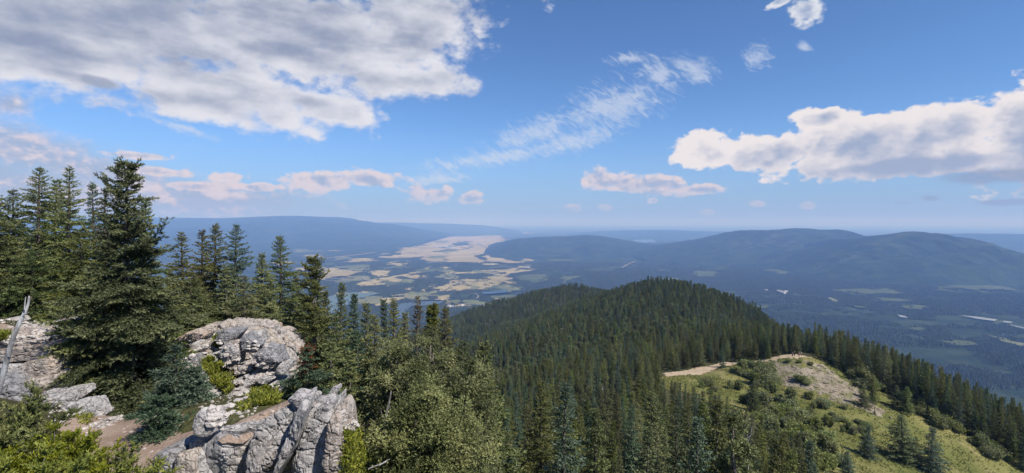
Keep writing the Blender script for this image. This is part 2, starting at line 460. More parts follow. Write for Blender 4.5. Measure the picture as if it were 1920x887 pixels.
M['hill'] = far_forest('hill_forest', (0.016, 0.028, 0.017), (0.034, 0.052, 0.028), (0.090, 0.100, 0.055), 1.0, 0.6)
def tan_mat(name, a, b, c):
    m, g, out = mat_new(name)
    p = g.v('MULTIPLY', geo_pos(g), (0.001, 0.001, 0.001))
    n1 = g.noise(p, 2.2, 6, 0.6, 0.3); n2 = g.noise(p, 14, 6, 0.68)
    col = g.mix(g.ramp(n1, 0.38, 0.62), a, b)
    col = g.mix(g.ramp(n2, 0.56, 0.68), col, c)
    principled(g, out, col, 0.95, 0.05)
    return m
M['prairie'] = tan_mat('prairie_grass', (0.26, 0.212, 0.118), (0.34, 0.28, 0.165), (0.16, 0.145, 0.075))
M['field'] = tan_mat('field_grass', (0.255, 0.21, 0.105), (0.34, 0.28, 0.145), (0.12, 0.125, 0.055))
M['green_field'] = tan_mat('green_field', (0.060, 0.075, 0.036), (0.085, 0.098, 0.046), (0.034, 0.045, 0.023))
M['green_open'] = tan_mat('open_green', (0.105, 0.120, 0.055), (0.170, 0.165, 0.080), (0.06, 0.072, 0.036))
M['gravel'] = tan_mat('river_gravel', (0.17, 0.185, 0.185), (0.25, 0.265, 0.265), (0.08, 0.10, 0.10))
m, g, out = mat_new('pale_road'); principled(g, out, (0.24, 0.21, 0.17), 0.9, 0.1); M['road'] = m
def water_mat(name, col):
    m, g, out = mat_new(name)
    n = g.noise(geo_pos(g), 0.05, 4)
    b = principled(g, out, col, 0.35, 0.3, n, 0.15, 1.0); return m
M['lake_teal'] = water_mat('teal_water', (0.055, 0.095, 0.085))
M['lake'] = water_mat('blue_water', (0.03, 0.05, 0.06))

# ------------------------------------------------------------------ terrain
VALLEY = -620.0
ctrl = []
def c(px, py, D, dz=0.0):
    p = at(px, py, D); ctrl.append((p.x, p.y, p.z + dz))
def cd(px, D, z):
    ctrl.append(((px - 960) / F * D, D, z))
# where the photographer stands, and behind
for q in [(0, 0, -1.7), (-2, 1, -2.0), (2.5, 1, -2.6), (0, 3, -2.7), (-4, 0, -2.0), (-8, 0, -2.2), (0, -6, -2.0), (-10, -10, -3), (10, -10, -6),
          (0, -40, -12), (-60, -40, -25), (60, -40, -30), (0, -200, -60), (-200, -200, -130), (200, -200, -140), (300, 0, -190), (-300, 0, -220),
          (0, -1500, -640), (-1500, -800, -640), (1500, -800, -640), (-1500, 0, -640), (1500, 0, -640), (-1500, 700, -640), (1500, 900, -640)]:
    ctrl.append(q)
cd(150, 4.5, -2.75); cd(480, 5.2, -3.5)
cd(60, 9, -3.3); c(230, 805, 9); c(160, 770, 10.5); c(50, 604, 16); c(0, 602, 14.5); c(240, 770, 10.8); c(130, 606, 17, -0.3)
c(300, 860, 7.6); c(330, 770, 9.5); c(400, 800, 8.2); c(560, 760, 9.0, -0.15)
cd(100, 24, -5.2); cd(100, 34, -9); cd(300, 20, -5.0); c(400, 650, 16.2, -0.4); cd(420, 24, -6.2); cd(500, 24, -7.5); cd(540, 15, -6.0)
cd(600, 20, -8.6); cd(600, 30, -14); cd(450, 34, -11); cd(300, 45, -20); cd(0, 60, -35); cd(500, 60, -36); cd(700, 50, -29)
cd(800, 80, -42); cd(500, 120, -76); cd(0, 150, -110); cd(700, 200, -112); cd(800, 300, -132); cd(0, 600, -400); cd(400, 600, -380); cd(0, 1100, -640)
c(690, 838, 9); c(770, 930, 9); cd(850, 9, -6.4); cd(760, 12, -6.6); cd(960, 12, -8.6); cd(960, 20, -13); cd(960, 30, -17.5); cd(1200, 12, -10); cd(1500, 20, -18); cd(1900, 20, -20)
cd(1900, 60, -46); cd(1400, 50, -31)
cd(960, 50, -25.5); cd(1050, 80, -34); cd(1115, 110, -39.5); c(1150, 735, 135); c(1250, 707, 168); c(1350, 690, 186); c(1420, 679, 186); c(1480, 661, 182); c(1540, 669, 180)
cd(1000, 120, -50); cd(900, 150, -71); cd(900, 250, -88)
c(1220, 520, 600, -9); c(1300, 535, 590, -9); c(1150, 545, 600, -9); c(1400, 563, 490, -9); c(1300, 600, 350, -9); c(1400, 612, 265, -10); c(1480, 604, 250, -12)
c(1050, 600, 450, -9); c(950, 630, 400, -9); c(880, 645, 450, -9); c(1150, 640, 280, -9); c(1350, 548, 540, -9); c(1060, 575, 580, -9)
c(1560, 692, 172); c(1700, 766, 152); c(1800, 818, 144); c(1900, 872, 138)
c(1800, 872, 134); c(1640, 850, 125); c(1560, 770, 146); c(1500, 840, 118); c(1400, 760, 150); c(1400, 702, 175); c(1440, 722, 168); c(1560, 882, 112)
c(1300, 800, 115); c(1300, 890, 95); c(1920, 950, 122)
cd(1600, 215, -66); cd(1700, 200, -68); cd(1850, 175, -73); cd(1600, 290, -96); cd(1750, 400, -168); cd(1900, 250, -118); cd(1900, 600, -330); cd(1500, 500, -138); cd(1500, 320, -84)
cd(1450, 700, -165); cd(1300, 820, -185); cd(1900, 1000, -600); cd(1500, 1300, -560); cd(1200, 1500, -520); cd(1200, 2200, -660); cd(1600, 2000, -660)
c(1080, 533, 1000, -9); c(1000, 546, 1030, -9); c(920, 569, 1080, -9); c(860, 592, 1100, -9); cd(780, 1150, -260); cd(700, 1300, -420)
c(950, 602, 850, -9); c(870, 625, 800, -9); cd(1000, 1600, -440); cd(900, 2100, -660); cd(600, 2000, -660); cd(1000, 700, -150); cd(1150, 1100, -160)

CT = np.array(ctrl); CC = 0.8
def _phi(A, B):
    d2 = ((A[:, None, :2] - B[None, :, :2]) ** 2).sum(-1)
    return np.sqrt(d2 + CC * CC)
_n = len(CT)
_A = np.zeros((_n + 3, _n + 3)); _A[:_n, :_n] = _phi(CT, CT) + np.eye(_n) * 0.05
_A[:_n, _n] = 1; _A[:_n, _n + 1:] = CT[:, :2]; _A[_n:, :_n] = _A[:_n, _n:].T
_w = np.linalg.solve(_A, np.concatenate([CT[:, 2], np.zeros(3)]))
def height(x, y, rough=True):
    x = np.atleast_1d(np.asarray(x, float)); y = np.atleast_1d(np.asarray(y, float))
    P = np.stack([x, y], 1); z = np.empty(len(P))
    for i in range(0, len(P), 20000):
        z[i:i + 20000] = _phi(P[i:i + 20000], CT) @ _w[:_n] + _w[_n] + P[i:i + 20000] @ _w[_n + 1:]
    r = np.hypot(x, y)
    if rough:
        z += fbm(xy3(x, y, 0.9), 4, seed=3) * np.clip(0.10 * r / 10, 0.03, 0.12)
        z += fbm(xy3(x, y, 0.09), 4, seed=5) * np.clip((r - 20) / 60, 0, 1) * 0.9
        z += fbm(xy3(x, y, 0.011), 4, seed=7) * np.clip((r - 250) / 300, 0, 1) * 9
    return np.maximum(z, VALLEY - 40)

def build_mountain():
    na, nr = 720, 170
    # finer azimuth steps inside the view
    a = np.concatenate([np.linspace(R(-60), R(60), 560, endpoint=False), np.linspace(R(60), R(300), 160, endpoint=False)])
    r = np.geomspace(1.2, 3200, nr)
    AA, RR = np.meshgrid(a, r)
    x = (np.sin(AA) * RR).ravel(); y = (np.cos(AA) * RR).ravel()
    z = height(x, y)
    V = np.stack([x, y, z], 1)
    V = np.vstack([V, [[0, 0, height(0, 0)[0]]]])
    quads = grid_faces(nr, na, wrap=True)[:, ::-1]
    k = np.arange(na); tri = np.stack([np.full(na, len(V) - 1), (k + 1) % na, k], 1)
    me = mesh_from('mountainside', V, [quads, tri], M['floor'], smooth=True)
    o = link('mountainside', me, kind='structure')
    bvh = BVHTree.FromPolygons([tuple(v) for v in V], [tuple(f) for f in quads.tolist()] + [tuple(f) for f in tri.tolist()])
    return o, bvh
mountain, MB = build_mountain()
def ground(x, y, default=None):
    h = MB.ray_cast(Vector((x, y, 500)), Vector((0, 0, -1)))
    return h[0].z if h[0] is not None else height(x, y)[0]
def hit(px, py):
    """where the line of sight through a photo pixel meets the mountainside"""
    d = Vector(((px - 960) / F, 1, (EYE - py) / F)).normalized()
    h = MB.ray_cast(Vector((0, 0, 0)), d)
    return h[0]

def frac_poly(poly, depth=3, amp=0.16, seed=0):
    rng = random.Random(seed); pts = [Vector((p[0], p[1])) for p in poly]
    for d in range(depth):
        new = []
        for i in range(len(pts)):
            a, b = pts[i], pts[(i + 1) % len(pts)]
            v = b - a; n = Vector((-v.y, v.x))
            new += [a, a + v * 0.5 + n * rng.uniform(-amp, amp)]
        pts = new
    return pts

def drape(name, poly_px, mat, step, off, seed, edge=0.12, depth=3, kind='structure', far=400.0, holes=None):
    """a ground cover with an uneven outline, laid on the mountainside; the outline is found where the photo shows it on the slope"""
    pts = []
    for (px, py) in poly_px:
        h = hit(px, py)
        if h is not None and h.y < far: pts.append((h.x, h.y))
    if len(pts) < 3: return None, []
    pts = frac_poly(pts, depth, edge, seed)
    poly = [(p.x, p.y) for p in pts]
    xs = [p[0] for p in poly]; ys = [p[1] for p in poly]
    gx = np.arange(min(xs), max(xs) + step, step); gy = np.arange(min(ys), max(ys) + step, step)
    X, Y = np.meshgrid(gx, gy); x = X.ravel(); y = Y.ravel()
    wv = min(1.2, 6 * step)
    ins = in_poly(x + fbm(xy3(x, y, 0.9 / max(step, .3)), 3, seed=seed) * wv, y + fbm(xy3(x, y, 0.9 / max(step, .3)), 3, seed=seed + 9) * wv, poly)
    if holes: ins &= fbm(xy3(x, y, 0.22), 4, seed=seed + 3) < holes
    z = np.array([ground(a, b) + off if k else 0 for a, b, k in zip(x, y, ins)])
    Fq = grid_faces(len(gy), len(gx)); keep = ins[Fq].all(1); Fq = Fq[keep]
    use = np.unique(Fq); remap = -np.ones(len(x), int); remap[use] = np.arange(len(use))
    V = np.stack([x, y, z], 1)[use]
    me = mesh_from(name, V, remap[Fq], mat, smooth=True)
    return link(name, me, kind=kind), poly

MEADOW_PX = [(1225, 712), (1290, 700), (1380, 682), (1440, 674), (1480, 666), (1545, 674), (1600, 705), (1660, 735), (1740, 782), (1830, 828), (1905, 872),
             (1960, 930), (1700, 960), (1540, 940), (1500, 880), (1450, 810), (1380, 770), (1300, 742), (1240, 728)]
meadow, MEADOW = drape('meadow', MEADOW_PX, M['meadow'], 0.8, 0.10, 4, 0.08)
trail, TRAIL = drape('trail', [(1240, 702), (1275, 697), (1300, 691), (1335, 685), (1355, 679), (1400, 678), (1440, 672), (1452, 669), (1475, 666), (1505, 667), (1528, 674),
                               (1500, 676), (1468, 674), (1440, 680), (1395, 684), (1362, 687), (1342, 694), (1318, 705), (1250, 709)], M['sand'], 0.35, 0.22, 9, 0.10)
scree, SCREE = drape('scree', [(1450, 680), (1500, 676), (1540, 682), (1580, 712), (1625, 745), (1662, 778), (1640, 784), (1595, 762), (1560, 754), (1530, 735), (1490, 728), (1455, 714), (1432, 700)],
                     M['scree'], 0.4, 0.16, 5, 0.16, holes=0.55)

# ------------------------------------------------------------------ the valley
def valley_z(x, y):
    r = np.hypot(x, y)
    return VALLEY + fbm(xy3(x, y, 0.00045), 4, seed=21) * 14 * np.clip((r - 1500) / 3000, 0, 1)
def build_valley():
    a = np.linspace(R(-180), R(180), 480, endpoint=False)
    r = np.concatenate([[900, 1200], np.geomspace(1500, 90000, 80)])
    AA, RR = np.meshgrid(a, r); x = (np.sin(AA) * RR).ravel(); y = (np.cos(AA) * RR).ravel()
    z = valley_z(x, y)
    Fq = grid_faces(len(r), len(a), wrap=True)[:, ::-1]
    link('valley_floor', mesh_from('valley_floor', np.stack([x, y, z], 1), Fq, M['valley'], True), kind='structure')
build_valley()

def vp(px, py):
    D = VALLEY / (EYE - py) * F
    return ((px - 960) / F * D, D)

LEVEL = [0]
def valley_patch(name, poly_px, mat, seed, step=None, edge=0.14, depth=4, up=3.0, kind='structure', label=None, rag=1.25, holes=0.30):
    LEVEL[0] += 1
    pts = frac_poly([vp(*p) for p in poly_px], depth, edge, seed)
    poly = [(p.x, p.y) for p in pts]
    xs = [p[0] for p in poly]; ys = [p[1] for p in poly]
    nx = ny = 200 if name == 'prairie' else 44 if name in ('clearing_and_sunpatch', 'gravel_bar') else 96
    gx = np.linspace(min(xs), max(xs), nx); gy = np.linspace(min(ys), max(ys), ny)
    X, Y = np.meshgrid(gx, gy); x = X.ravel(); y = Y.ravel()
    span = max(xs) - min(xs); w_ = min(420.0, 0.06 * span + 40)
    if name == 'clearing_and_sunpatch': w_ = 0.22 * span; rag *= 1.0
    P_ = xy3(x, y, 1 / (420.0 if name != 'clearing_and_sunpatch' else max(120.0, 0.3 * span)))
    ins = in_poly(x + fbm(P_, 4, 0.62, seed=seed) * w_ * rag, y + fbm(P_ + 31, 4, 0.62, seed=seed + 3) * w_ * 1.6 * rag, poly)
    if holes:
        ins &= fbm(xy3(x, y * 0.6, 1 / 330.0), 5, 0.62, seed=seed + 6) < holes
    z = valley_z(x, y) + up + 3.0 + LEVEL[0] * 0.04
    Fq = grid_faces(ny, nx); Fq = Fq[ins[Fq].all(1)]
    use = np.unique(Fq); remap = -np.ones(len(x), int); remap[use] = np.arange(len(use))
    if len(Fq) == 0: return poly
    o = link(name, mesh_from(name, np.stack([x, y, z], 1)[use], remap[Fq], mat, True), kind=kind)
    return poly
def Z(pts):   # outline read from the enlarged view of the valley
    return [(580 + x * 0.34375, 380 + y * 0.34375) for x, y in pts]
OPEN = []
OPEN.append(valley_patch('prairie', Z([(360, 290), (480, 272), (545, 250), (530, 215), (560, 190), (700, 176), (860, 172), (1010, 165), (1190, 160), (1240, 168), (1060, 195), (1015, 220), (1010, 255), (1060, 270),
                                       (1160, 280), (1215, 295), (1195, 330), (1140, 340), (1040, 325), (900, 330), (760, 328), (660, 318), (540, 305), (430, 305)]), M['prairie'], 1, edge=0.10, holes=0.50))
OPEN.append(valley_patch('field', Z([(705, 378), (820, 384), (980, 372), (1100, 358), (1240, 372), (1150, 384), (1090, 395), (1040, 440), (1040, 458), (900, 480), (700, 487), (680, 470), (760, 428), (830, 415), (980, 418),
                                     (1030, 402), (960, 388), (830, 396), (720, 400)]), M['field'], 2))
OPEN.append(valley_patch('field', Z([(540, 388), (600, 372), (650, 348), (660, 365), (625, 385), (560, 392)]), M['field'], 3))
OPEN.append(valley_patch('field', Z([(240, 456), (330, 425), (450, 400), (520, 390), (548, 397), (480, 412), (552, 425), (500, 450), (430, 462), (390, 440), (310, 456)]), M['field'], 4))
OPEN.append(valley_patch('field', Z([(320, 557), (400, 520), (520, 498), (570, 486), (545, 520), (450, 545), (350, 570)]), M['field'], 5))
OPEN.append(valley_patch('field', Z([(60, 395), (190, 374), (300, 378), (230, 397), (120, 412), (90, 445), (30, 440)]), M['field'], 6))
OPEN.append(valley_patch('field', Z([(770, 562), (880, 550), (958, 547), (890, 568), (780, 575)]), M['field'], 7))
OPEN.append(valley_patch('field', Z([(690, 506), (748, 504), (720, 532), (695, 530)]), M['field'], 8))
OPEN.append(valley_patch('field', Z([(608, 478), (648, 464), (652, 486), (615, 492)]), M['field'], 9))
OPEN.append(valley_patch('field', Z([(1372, 405), (1495, 399), (1405, 440), (1350, 448)]), M['green_field'], 10))
OPEN.append(valley_patch('field', Z([(520, 470), (570, 462), (560, 480), (525, 484)]), M['field'], 11))
OPEN.append(valley_patch('field', Z([(90, 226), (180, 216), (300, 222), (180, 232)]), M['field'], 12))
OPEN.append(valley_patch('field', Z([(390, 186), (540, 180), (700, 178), (540, 190)]), M['prairie'], 13))
OPEN.append(valley_patch('field', Z([(330, 205), (440, 198), (420, 208), (340, 212)]), M['prairie'], 14))
OPEN.append(valley_patch('field', Z([(700, 360), (760, 352), (790, 358), (740, 368)]), M['field'], 15))
OPEN.append(valley_patch('field', Z([(390, 362), (470, 350), (440, 366), (400, 374)]), M['green_field'], 16))
OPEN.append(valley_patch('field', Z([(1130, 400), (1290, 392), (1310, 420), (1220, 440), (1130, 425)]), M['green_field'], 17))
# broken mosaic of small clearings between fields, in lighter tones that paint sunlight
rr_ = random.Random(61)
for k_ in range(125):
    cx_ = rr_.uniform(500, 1080); cy_ = rr_.uniform(452, 575)
    if cx_ > 1010 and cy_ > 510: continue
    w_ = rr_.uniform(10, 34); h_ = w_ * rr_.uniform(0.10, 0.22) * (0.6 + (cy_ - 440) / 130)
    OPEN.append(valley_patch('clearing_and_sunpatch', [(cx_ + w_ * math.cos(a_) * rr_.uniform(.6, 1.2), cy_ + h_ * math.sin(a_) * rr_.uniform(.6, 1.2)) for a_ in np.linspace(0, 6.28, 8)[:-1]],
                             M[rr_.choice(['field', 'green_open', 'green_open', 'field', 'green_field'])], 100 + k_, edge=0.2, holes=0.18))
for k_ in range(26):
    cx_ = rr_.uniform(1100, 1900); cy_ = rr_.uniform(505, 650)
    w_ = rr_.uniform(12, 45); h_ = w_ * rr_.uniform(0.08, 0.16)
    OPEN.append(valley_patch('clearing_and_sunpatch', [(cx_ + w_ * math.cos(a_) * rr_.uniform(.6, 1.2), cy_ + h_ * math.sin(a_) * rr_.uniform(.6, 1.2)) for a_ in np.linspace(0, 6.28, 8)[:-1]],
                             M['green_field'], 300 + k_, edge=0.2, holes=0.05))
OPEN.append(valley_patch('woodland', Z([(775, 224), (840, 212), (895, 216), (880, 232), (800, 236)]), M['valley'], 18, up=7))
OPEN.append(valley_patch('woodland', Z([(900, 296), (985, 278), (1010, 276), (960, 296), (985, 318), (960, 316), (920, 304)]), M['valley'], 19, up=7))
OPEN.append(valley_patch('woodland', Z([(1095, 300), (1160, 292), (1150, 318), (1100, 322)]), M['valley'], 20, up=7))
OPEN.append(valley_patch('field', [(1205, 487), (1240, 474), (1286, 486), (1290, 491), (1240, 494)], M['prairie'], 21))
OPEN.append(valley_patch('gravel_bar', [(1794, 593), (1840, 598), (1872, 603), (1866, 606), (1835, 602)], M['gravel'], 22, edge=0.06, rag=0.25, holes=None))
OPEN.append(valley_patch('gravel_bar', [(1880, 605), (1897, 607), (1894, 610), (1878, 608)], M['gravel'], 23, edge=0.06, rag=0.25, holes=None))
OPEN.append(valley_patch('gravel_bar', [(1892, 612), (1920, 618), (1945, 625), (1915, 620)], M['gravel'], 24, edge=0.06, rag=0.25, holes=None))
OPEN.append(valley_patch('gravel_bar', [(1684, 593), (1700, 596), (1704, 600), (1690, 598)], M['gravel'], 25, edge=0.06, rag=0.25, holes=None))
OPEN.append(valley_patch('field', [(1856, 634), (1890, 640), (1930, 652), (1915, 654), (1880, 645)], M['green_open'], 26))
OPEN.append(valley_patch('field', [(1540, 556), (1560, 560), (1574, 568), (1556, 564)], M['green_open'], 27))
OPEN.append(valley_patch('clearing_and_sunpatch', [(1700, 548), (1760, 534), (1850, 532), (1920, 540), (1960, 552), (1860, 556), (1790, 550)], M['green_field'], 28, edge=0.2))  # pool of light between cloud shadows, painted as a paler green sheet
OPEN.append(valley_patch('clearing_and_sunpatch', [(1560, 545), (1650, 540), (1690, 552), (1600, 556)], M['green_field'], 29, edge=0.2))
OPEN.append(valley_patch('clearing_and_sunpatch', [(1440, 508), (1480, 505), (1520, 512), (1470, 516)], M['green_field'], 30, edge=0.2))
OPEN.append(valley_patch('lake', Z([(90, 520), (170, 505), (240, 496), (400, 499), (330, 515), (215, 560), (180, 600), (90, 620)]), M['lake_teal'], 31, edge=0.08, rag=0.25, holes=None))
OPEN.append(valley_patch('pond', Z([(945, 492), (1000, 486), (1080, 474), (1085, 492), (1010, 500), (950, 504)]), M['lake'], 32, rag=0.25, holes=None))
OPEN.append(valley_patch('lake', Z([(1750, 224), (1765, 204), (1868, 202), (1840, 220), (1800, 236), (1750, 232)]), M['lake_teal'], 33, rag=0.25, holes=None))
OPEN.append(valley_patch('river', Z([(430, 600), (500, 555), (600, 545), (735, 542), (700, 560), (560, 570), (520, 600), (540, 640), (440, 640)]), M['lake'], 34, edge=0.08, rag=0.25, holes=None))

def strip(name, pts, w, mat):
    P = [Vector(vp(*p)) for p in pts]
    # resample and widen
    q = []
    for a, b in zip(P[:-1], P[1:]):
        for k in range(12): q.append(a.lerp(b, k / 12))
    q.append(P[-1]); V = []
    for i, p in enumerate(q):
        t = (q[min(i + 1, len(q) - 1)] - q[max(i - 1, 0)]).normalized(); n = Vector((-t.y, t.x)) * w
        LEVEL_Z = 16.0
        for s in (-1, 1):
            e = p + n * s; V.append((e.x, e.y, valley_z(np.array([e.x]), np.array([e.y]))[0] + LEVEL_Z))
    link(name, mesh_from(name, V, grid_faces(len(q), 2), mat), kind='structure')
strip('road', Z([(60, 310), (200, 295), (290, 285), (360, 275)]), 34, M['road'])
strip('road', Z([(80, 418), (160, 424), (235, 416)]), 13, M['road'])
strip('road', Z([(80, 432), (170, 436), (205, 424)]), 11, M['road'])
strip('road', Z([(290, 412), (310, 432), (345, 440)]), 10, M['road'])
strip('road', Z([(920, 220), (960, 245), (1020, 265), (1080, 292)]), 26, M['road'])
strip('road', Z([(985, 362), (1060, 358), (1190, 362), (1235, 374)]), 13, M['road'])
strip('road', Z([(1240, 290), (1290, 300), (1340, 300)]), 14, M['road'])
strip('road', Z([(1705, 360), (1740, 340), (1780, 325)]), 11, M['road'])
strip('road', Z([(870, 500), (905, 500), (925, 515), (912, 528)]), 5, M['road'])

# ------------------------------------------------------------------ hills
def hill(name, crest_px, D, Df, Db, seed, rough=0.16, spur=0.5):
    """a wooded hill: crest line at distance D, foot in front at Df, back foot at Db"""
    cx = np.array([p[0] for p in crest_px], float); cy = np.array([p[1] for p in crest_px], float)
    n, m = 210, 64
    # smooth the crest
    px = np.linspace(cx[0], cx[-1], n); py = np.interp(px, cx, cy)
    k = np.hanning(15); k /= k.sum()
    py = np.convolve(np.pad(py, 7, mode='edge'), k, 'valid')
    zc = (EYE - py) / F * D; xc = (px - 960) / F * D
    s = np.linspace(-1, 1, m)
    V = np.zeros((m, n, 3))
    for j, sj in enumerate(s):
        dep = D + (sj * (D - Df) if sj < 0 else sj * (Db - D))
        x = xc * (1 + 0.0 * sj); y = np.full(n, dep)
        prof = (1 - abs(sj) ** 1.25) ** 1.15
        sp = fbm(np.stack([x / (0.16 * D), np.full(n, dep) / (0.30 * D), np.zeros(n)], 1), 4, seed=seed, ridged=True)
        sp2 = fbm(np.stack([x / (0.045 * D), np.full(n, dep) / (0.06 * D), np.zeros(n)], 1), 4, seed=seed + 5)
        mid = (abs(sj) * (1 - abs(sj))) * 4
        hh = np.maximum(zc - VALLEY + 30, 0)
        h = hh * (np.clip(prof + mid * (spur * 0.5 * (sp - 0.1) + rough * sp2), 0, 1.2) + sp2 * 0.012)
        V[j, :, 0] = x; V[j, :, 1] = y; V[j, :, 2] = VALLEY - 30 + h
    link(name, mesh_from(name, V.reshape(-1, 3), grid_faces(m, n), M['hill'], True), kind='structure')
hill('hill', [(-250, 420), (0, 410), (280, 407), (340, 408), (420, 409), (480, 406), (560, 404), (620, 408), (680, 415), (740, 422), (790, 430), (840, 440)], 19000, 10500, 27000, 3)
hill('hill', [(420, 432), (560, 418), (640, 419), (740, 417), (820, 419), (900, 422), (960, 430), (1000, 440)], 29000, 20000, 42000, 13)
hill('hill', [(905, 470), (935, 458), (965, 450), (1010, 445), (1050, 444), (1090, 441), (1120, 441), (1150, 446), (1190, 453), (1250, 462), (1310, 474)], 11000, 8100, 16000, 23)
hill('hill', [(1030, 446), (1080, 439), (1140, 433), (1250, 431), (1330, 434), (1420, 436), (1500, 446)], 23000, 17500, 30000, 33)
hill('hill', [(1180, 476), (1240, 467), (1300, 458), (1350, 447), (1400, 436), (1425, 433), (1470, 434), (1500, 430), (1530, 431), (1570, 434), (1600, 440), (1640, 447), (1720, 458), (1800, 480)], 9000, 6900, 13000, 43, spur=0.75)
hill('hill', [(1430, 515), (1480, 500), (1540, 474), (1590, 458), (1640, 448), (1680, 440), (1715, 437), (1745, 438), (1780, 443), (1815, 446), (1850, 458), (1890, 476), (1930, 492), (2010, 520)], 6400, 4700, 9500, 53, spur=0.75)
hill('hill', [(1690, 460), (1760, 447), (1810, 442), (1870, 439), (1930, 440), (2020, 440), (2200, 450)], 13500, 9800, 20000, 63)

# ------------------------------------------------------------------ haze
def build_haze():
    bm = bmesh.new(); bmesh.ops.create_cube(bm, size=1.0)
    S = 190000.0; top = 330.0; bot = VALLEY - 60
    for v in bm.verts:
        v.co = Vector((v.co.x * S, v.co.y * S, top if v.co.z > 0 else bot))
    me = bpy.data.meshes.new('haze'); bm.to_mesh(me); bm.free()
    m = bpy.data.materials.new('haze'); m.use_nodes = True; t = m.node_tree; t.nodes.clear()
    out = t.nodes.new('ShaderNodeOutputMaterial'); pv = t.nodes.new('ShaderNodeVolumePrincipled')
    pv.inputs['Color'].default_value = (0.145, 0.26, 0.55, 1); pv.inputs['Absorption Color'].default_value = (0.84, 0.79, 0.80, 1); pv.inputs['Density'].default_value = 0.000130
    pv.inputs['Anisotropy'].default_value = 0.0
    t.links.new(pv.outputs[0], out.inputs['Volume']); me.materials.append(m)
    link('haze', me, kind='stuff')
build_haze()

# ------------------------------------------------------------------ conifers
def norm(a): return a / np.maximum(np.linalg.norm(a, axis=-1, keepdims=True), 1e-9)

def shoots_mesh(P, Dv, L, nb, wid, rng, open_=0.9, tone=None):
    """needle shoots: NB slim blades round each axis; returns vertices, triangles, tone per vertex"""
    n = len(P); Dv = norm(Dv)
    up = np.where(np.abs(Dv[:, 2:3]) > 0.9, np.array([[1.0, 0, 0]]), np.array([[0, 0, 1.0]]))
    A = norm(np.cross(Dv, up)); B = np.cross(Dv, A)
    th = (rng.random((n, 1)) + np.arange(nb)[None] / nb) * 2 * np.pi + rng.normal(0, 0.25, (n, nb))
    s = (np.arange(nb)[None] / max(nb - 1, 1)) * 0.75 + rng.random((n, nb)) * 0.2
    s = rng.permuted(s, axis=1)
    rad = np.cos(th)[..., None] * A[:, None] + np.sin(th)[..., None] * B[:, None]
    tang = -np.sin(th)[..., None] * A[:, None] + np.cos(th)[..., None] * B[:, None]
    al = open_ * (1.15 - 0.75 * s)
    bd = np.cos(al)[..., None] * Dv[:, None] + np.sin(al)[..., None] * rad
    Ls = L[:, None, None]
    base = P[:, None] + Dv[:, None] * Ls * s[..., None] * 0.8
    bl = Ls * (0.42 + 0.2 * rng.random((n, nb, 1)))
    w = Ls * wid
    v0 = base - tang * w; v1 = base + tang * w; v2 = base + bd * bl
    V = np.stack([v0, v1, v2], 2).reshape(-1, 3)
    Fc = np.arange(len(V)).reshape(-1, 3)
    if tone is None: tone = rng.random(n)
    T = np.repeat(tone, nb * 3)
    return V, Fc, T

def tube(pts, rad, sides=6):
    pts = np.asarray(pts, float); rad = np.asarray(rad, float); n = len(pts)
    t = np.gradient(pts, axis=0); t = norm(t)
    ref = np.array([0.0, 0, 1]) if abs(t[0, 2]) < 0.8 else np.array([1.0, 0, 0])
    A = norm(np.cross(t, ref)); B = np.cross(t, A)
    a = np.arange(sides) / sides * 2 * np.pi
    V = pts[:, None] + rad[:, None, None] * (np.cos(a)[None, :, None] * A[:, None] + np.sin(a)[None, :, None] * B[:, None])
    V = V.reshape(-1, 3)
    q = grid_faces(n, sides, wrap=True)
    V = np.vstack([V, pts[-1:] + t[-1:] * rad[-1]]); k = np.arange(sides)
    tri = np.stack([(n - 1) * sides + k, (n - 1) * sides + (k + 1) % sides, np.full(sides, len(V) - 1)], 1)
    return V, q, tri

class Build:
    def __init__(s): s.V = []; s.Q = []; s.T = []; s.o = 0
    def add(s, V, q=None, t=None):
        s.V.append(V)
        if q is not None and len(q): s.Q.append(q + s.o)
        if t is not None and len(t): s.T.append(t + s.o)
        s.o += len(V)
    def tube(s, pts, rad, sides=6): s.add(*tube(pts, rad, sides))
    def mesh(s, name, mat, smooth=True):
        F_ = []
        if s.Q: F_.append(np.concatenate(s.Q))
        if s.T: F_.append(np.concatenate(s.T))
        return mesh_from(name, np.concatenate(s.V), F_, mat, smooth)

CONE = [(0, 1.0), (0.10, 1.0), (0.3, 0.82), (0.5, 0.60), (0.7, 0.37), (0.85, 0.20), (0.95, 0.075), (1, 0.01)]
NARROW = [(0, 0.8), (0.12, 1.0), (0.35, 0.86), (0.6, 0.60), (0.8, 0.35), (0.93, 0.14), (1, 0.01)]
SPIRE = [(0, 0.85), (0.1, 1.0), (0.3, 0.82), (0.5, 0.55), (0.65, 0.38), (0.8, 0.24), (0.92, 0.12), (1, 0.01)]
CLUB = [(0, 0.95), (0.15, 1.0), (0.35, 0.88), (0.5, 0.66), (0.62, 0.42), (0.72, 0.28), (0.85, 0.25), (0.94, 0.17), (1, 0.02)]

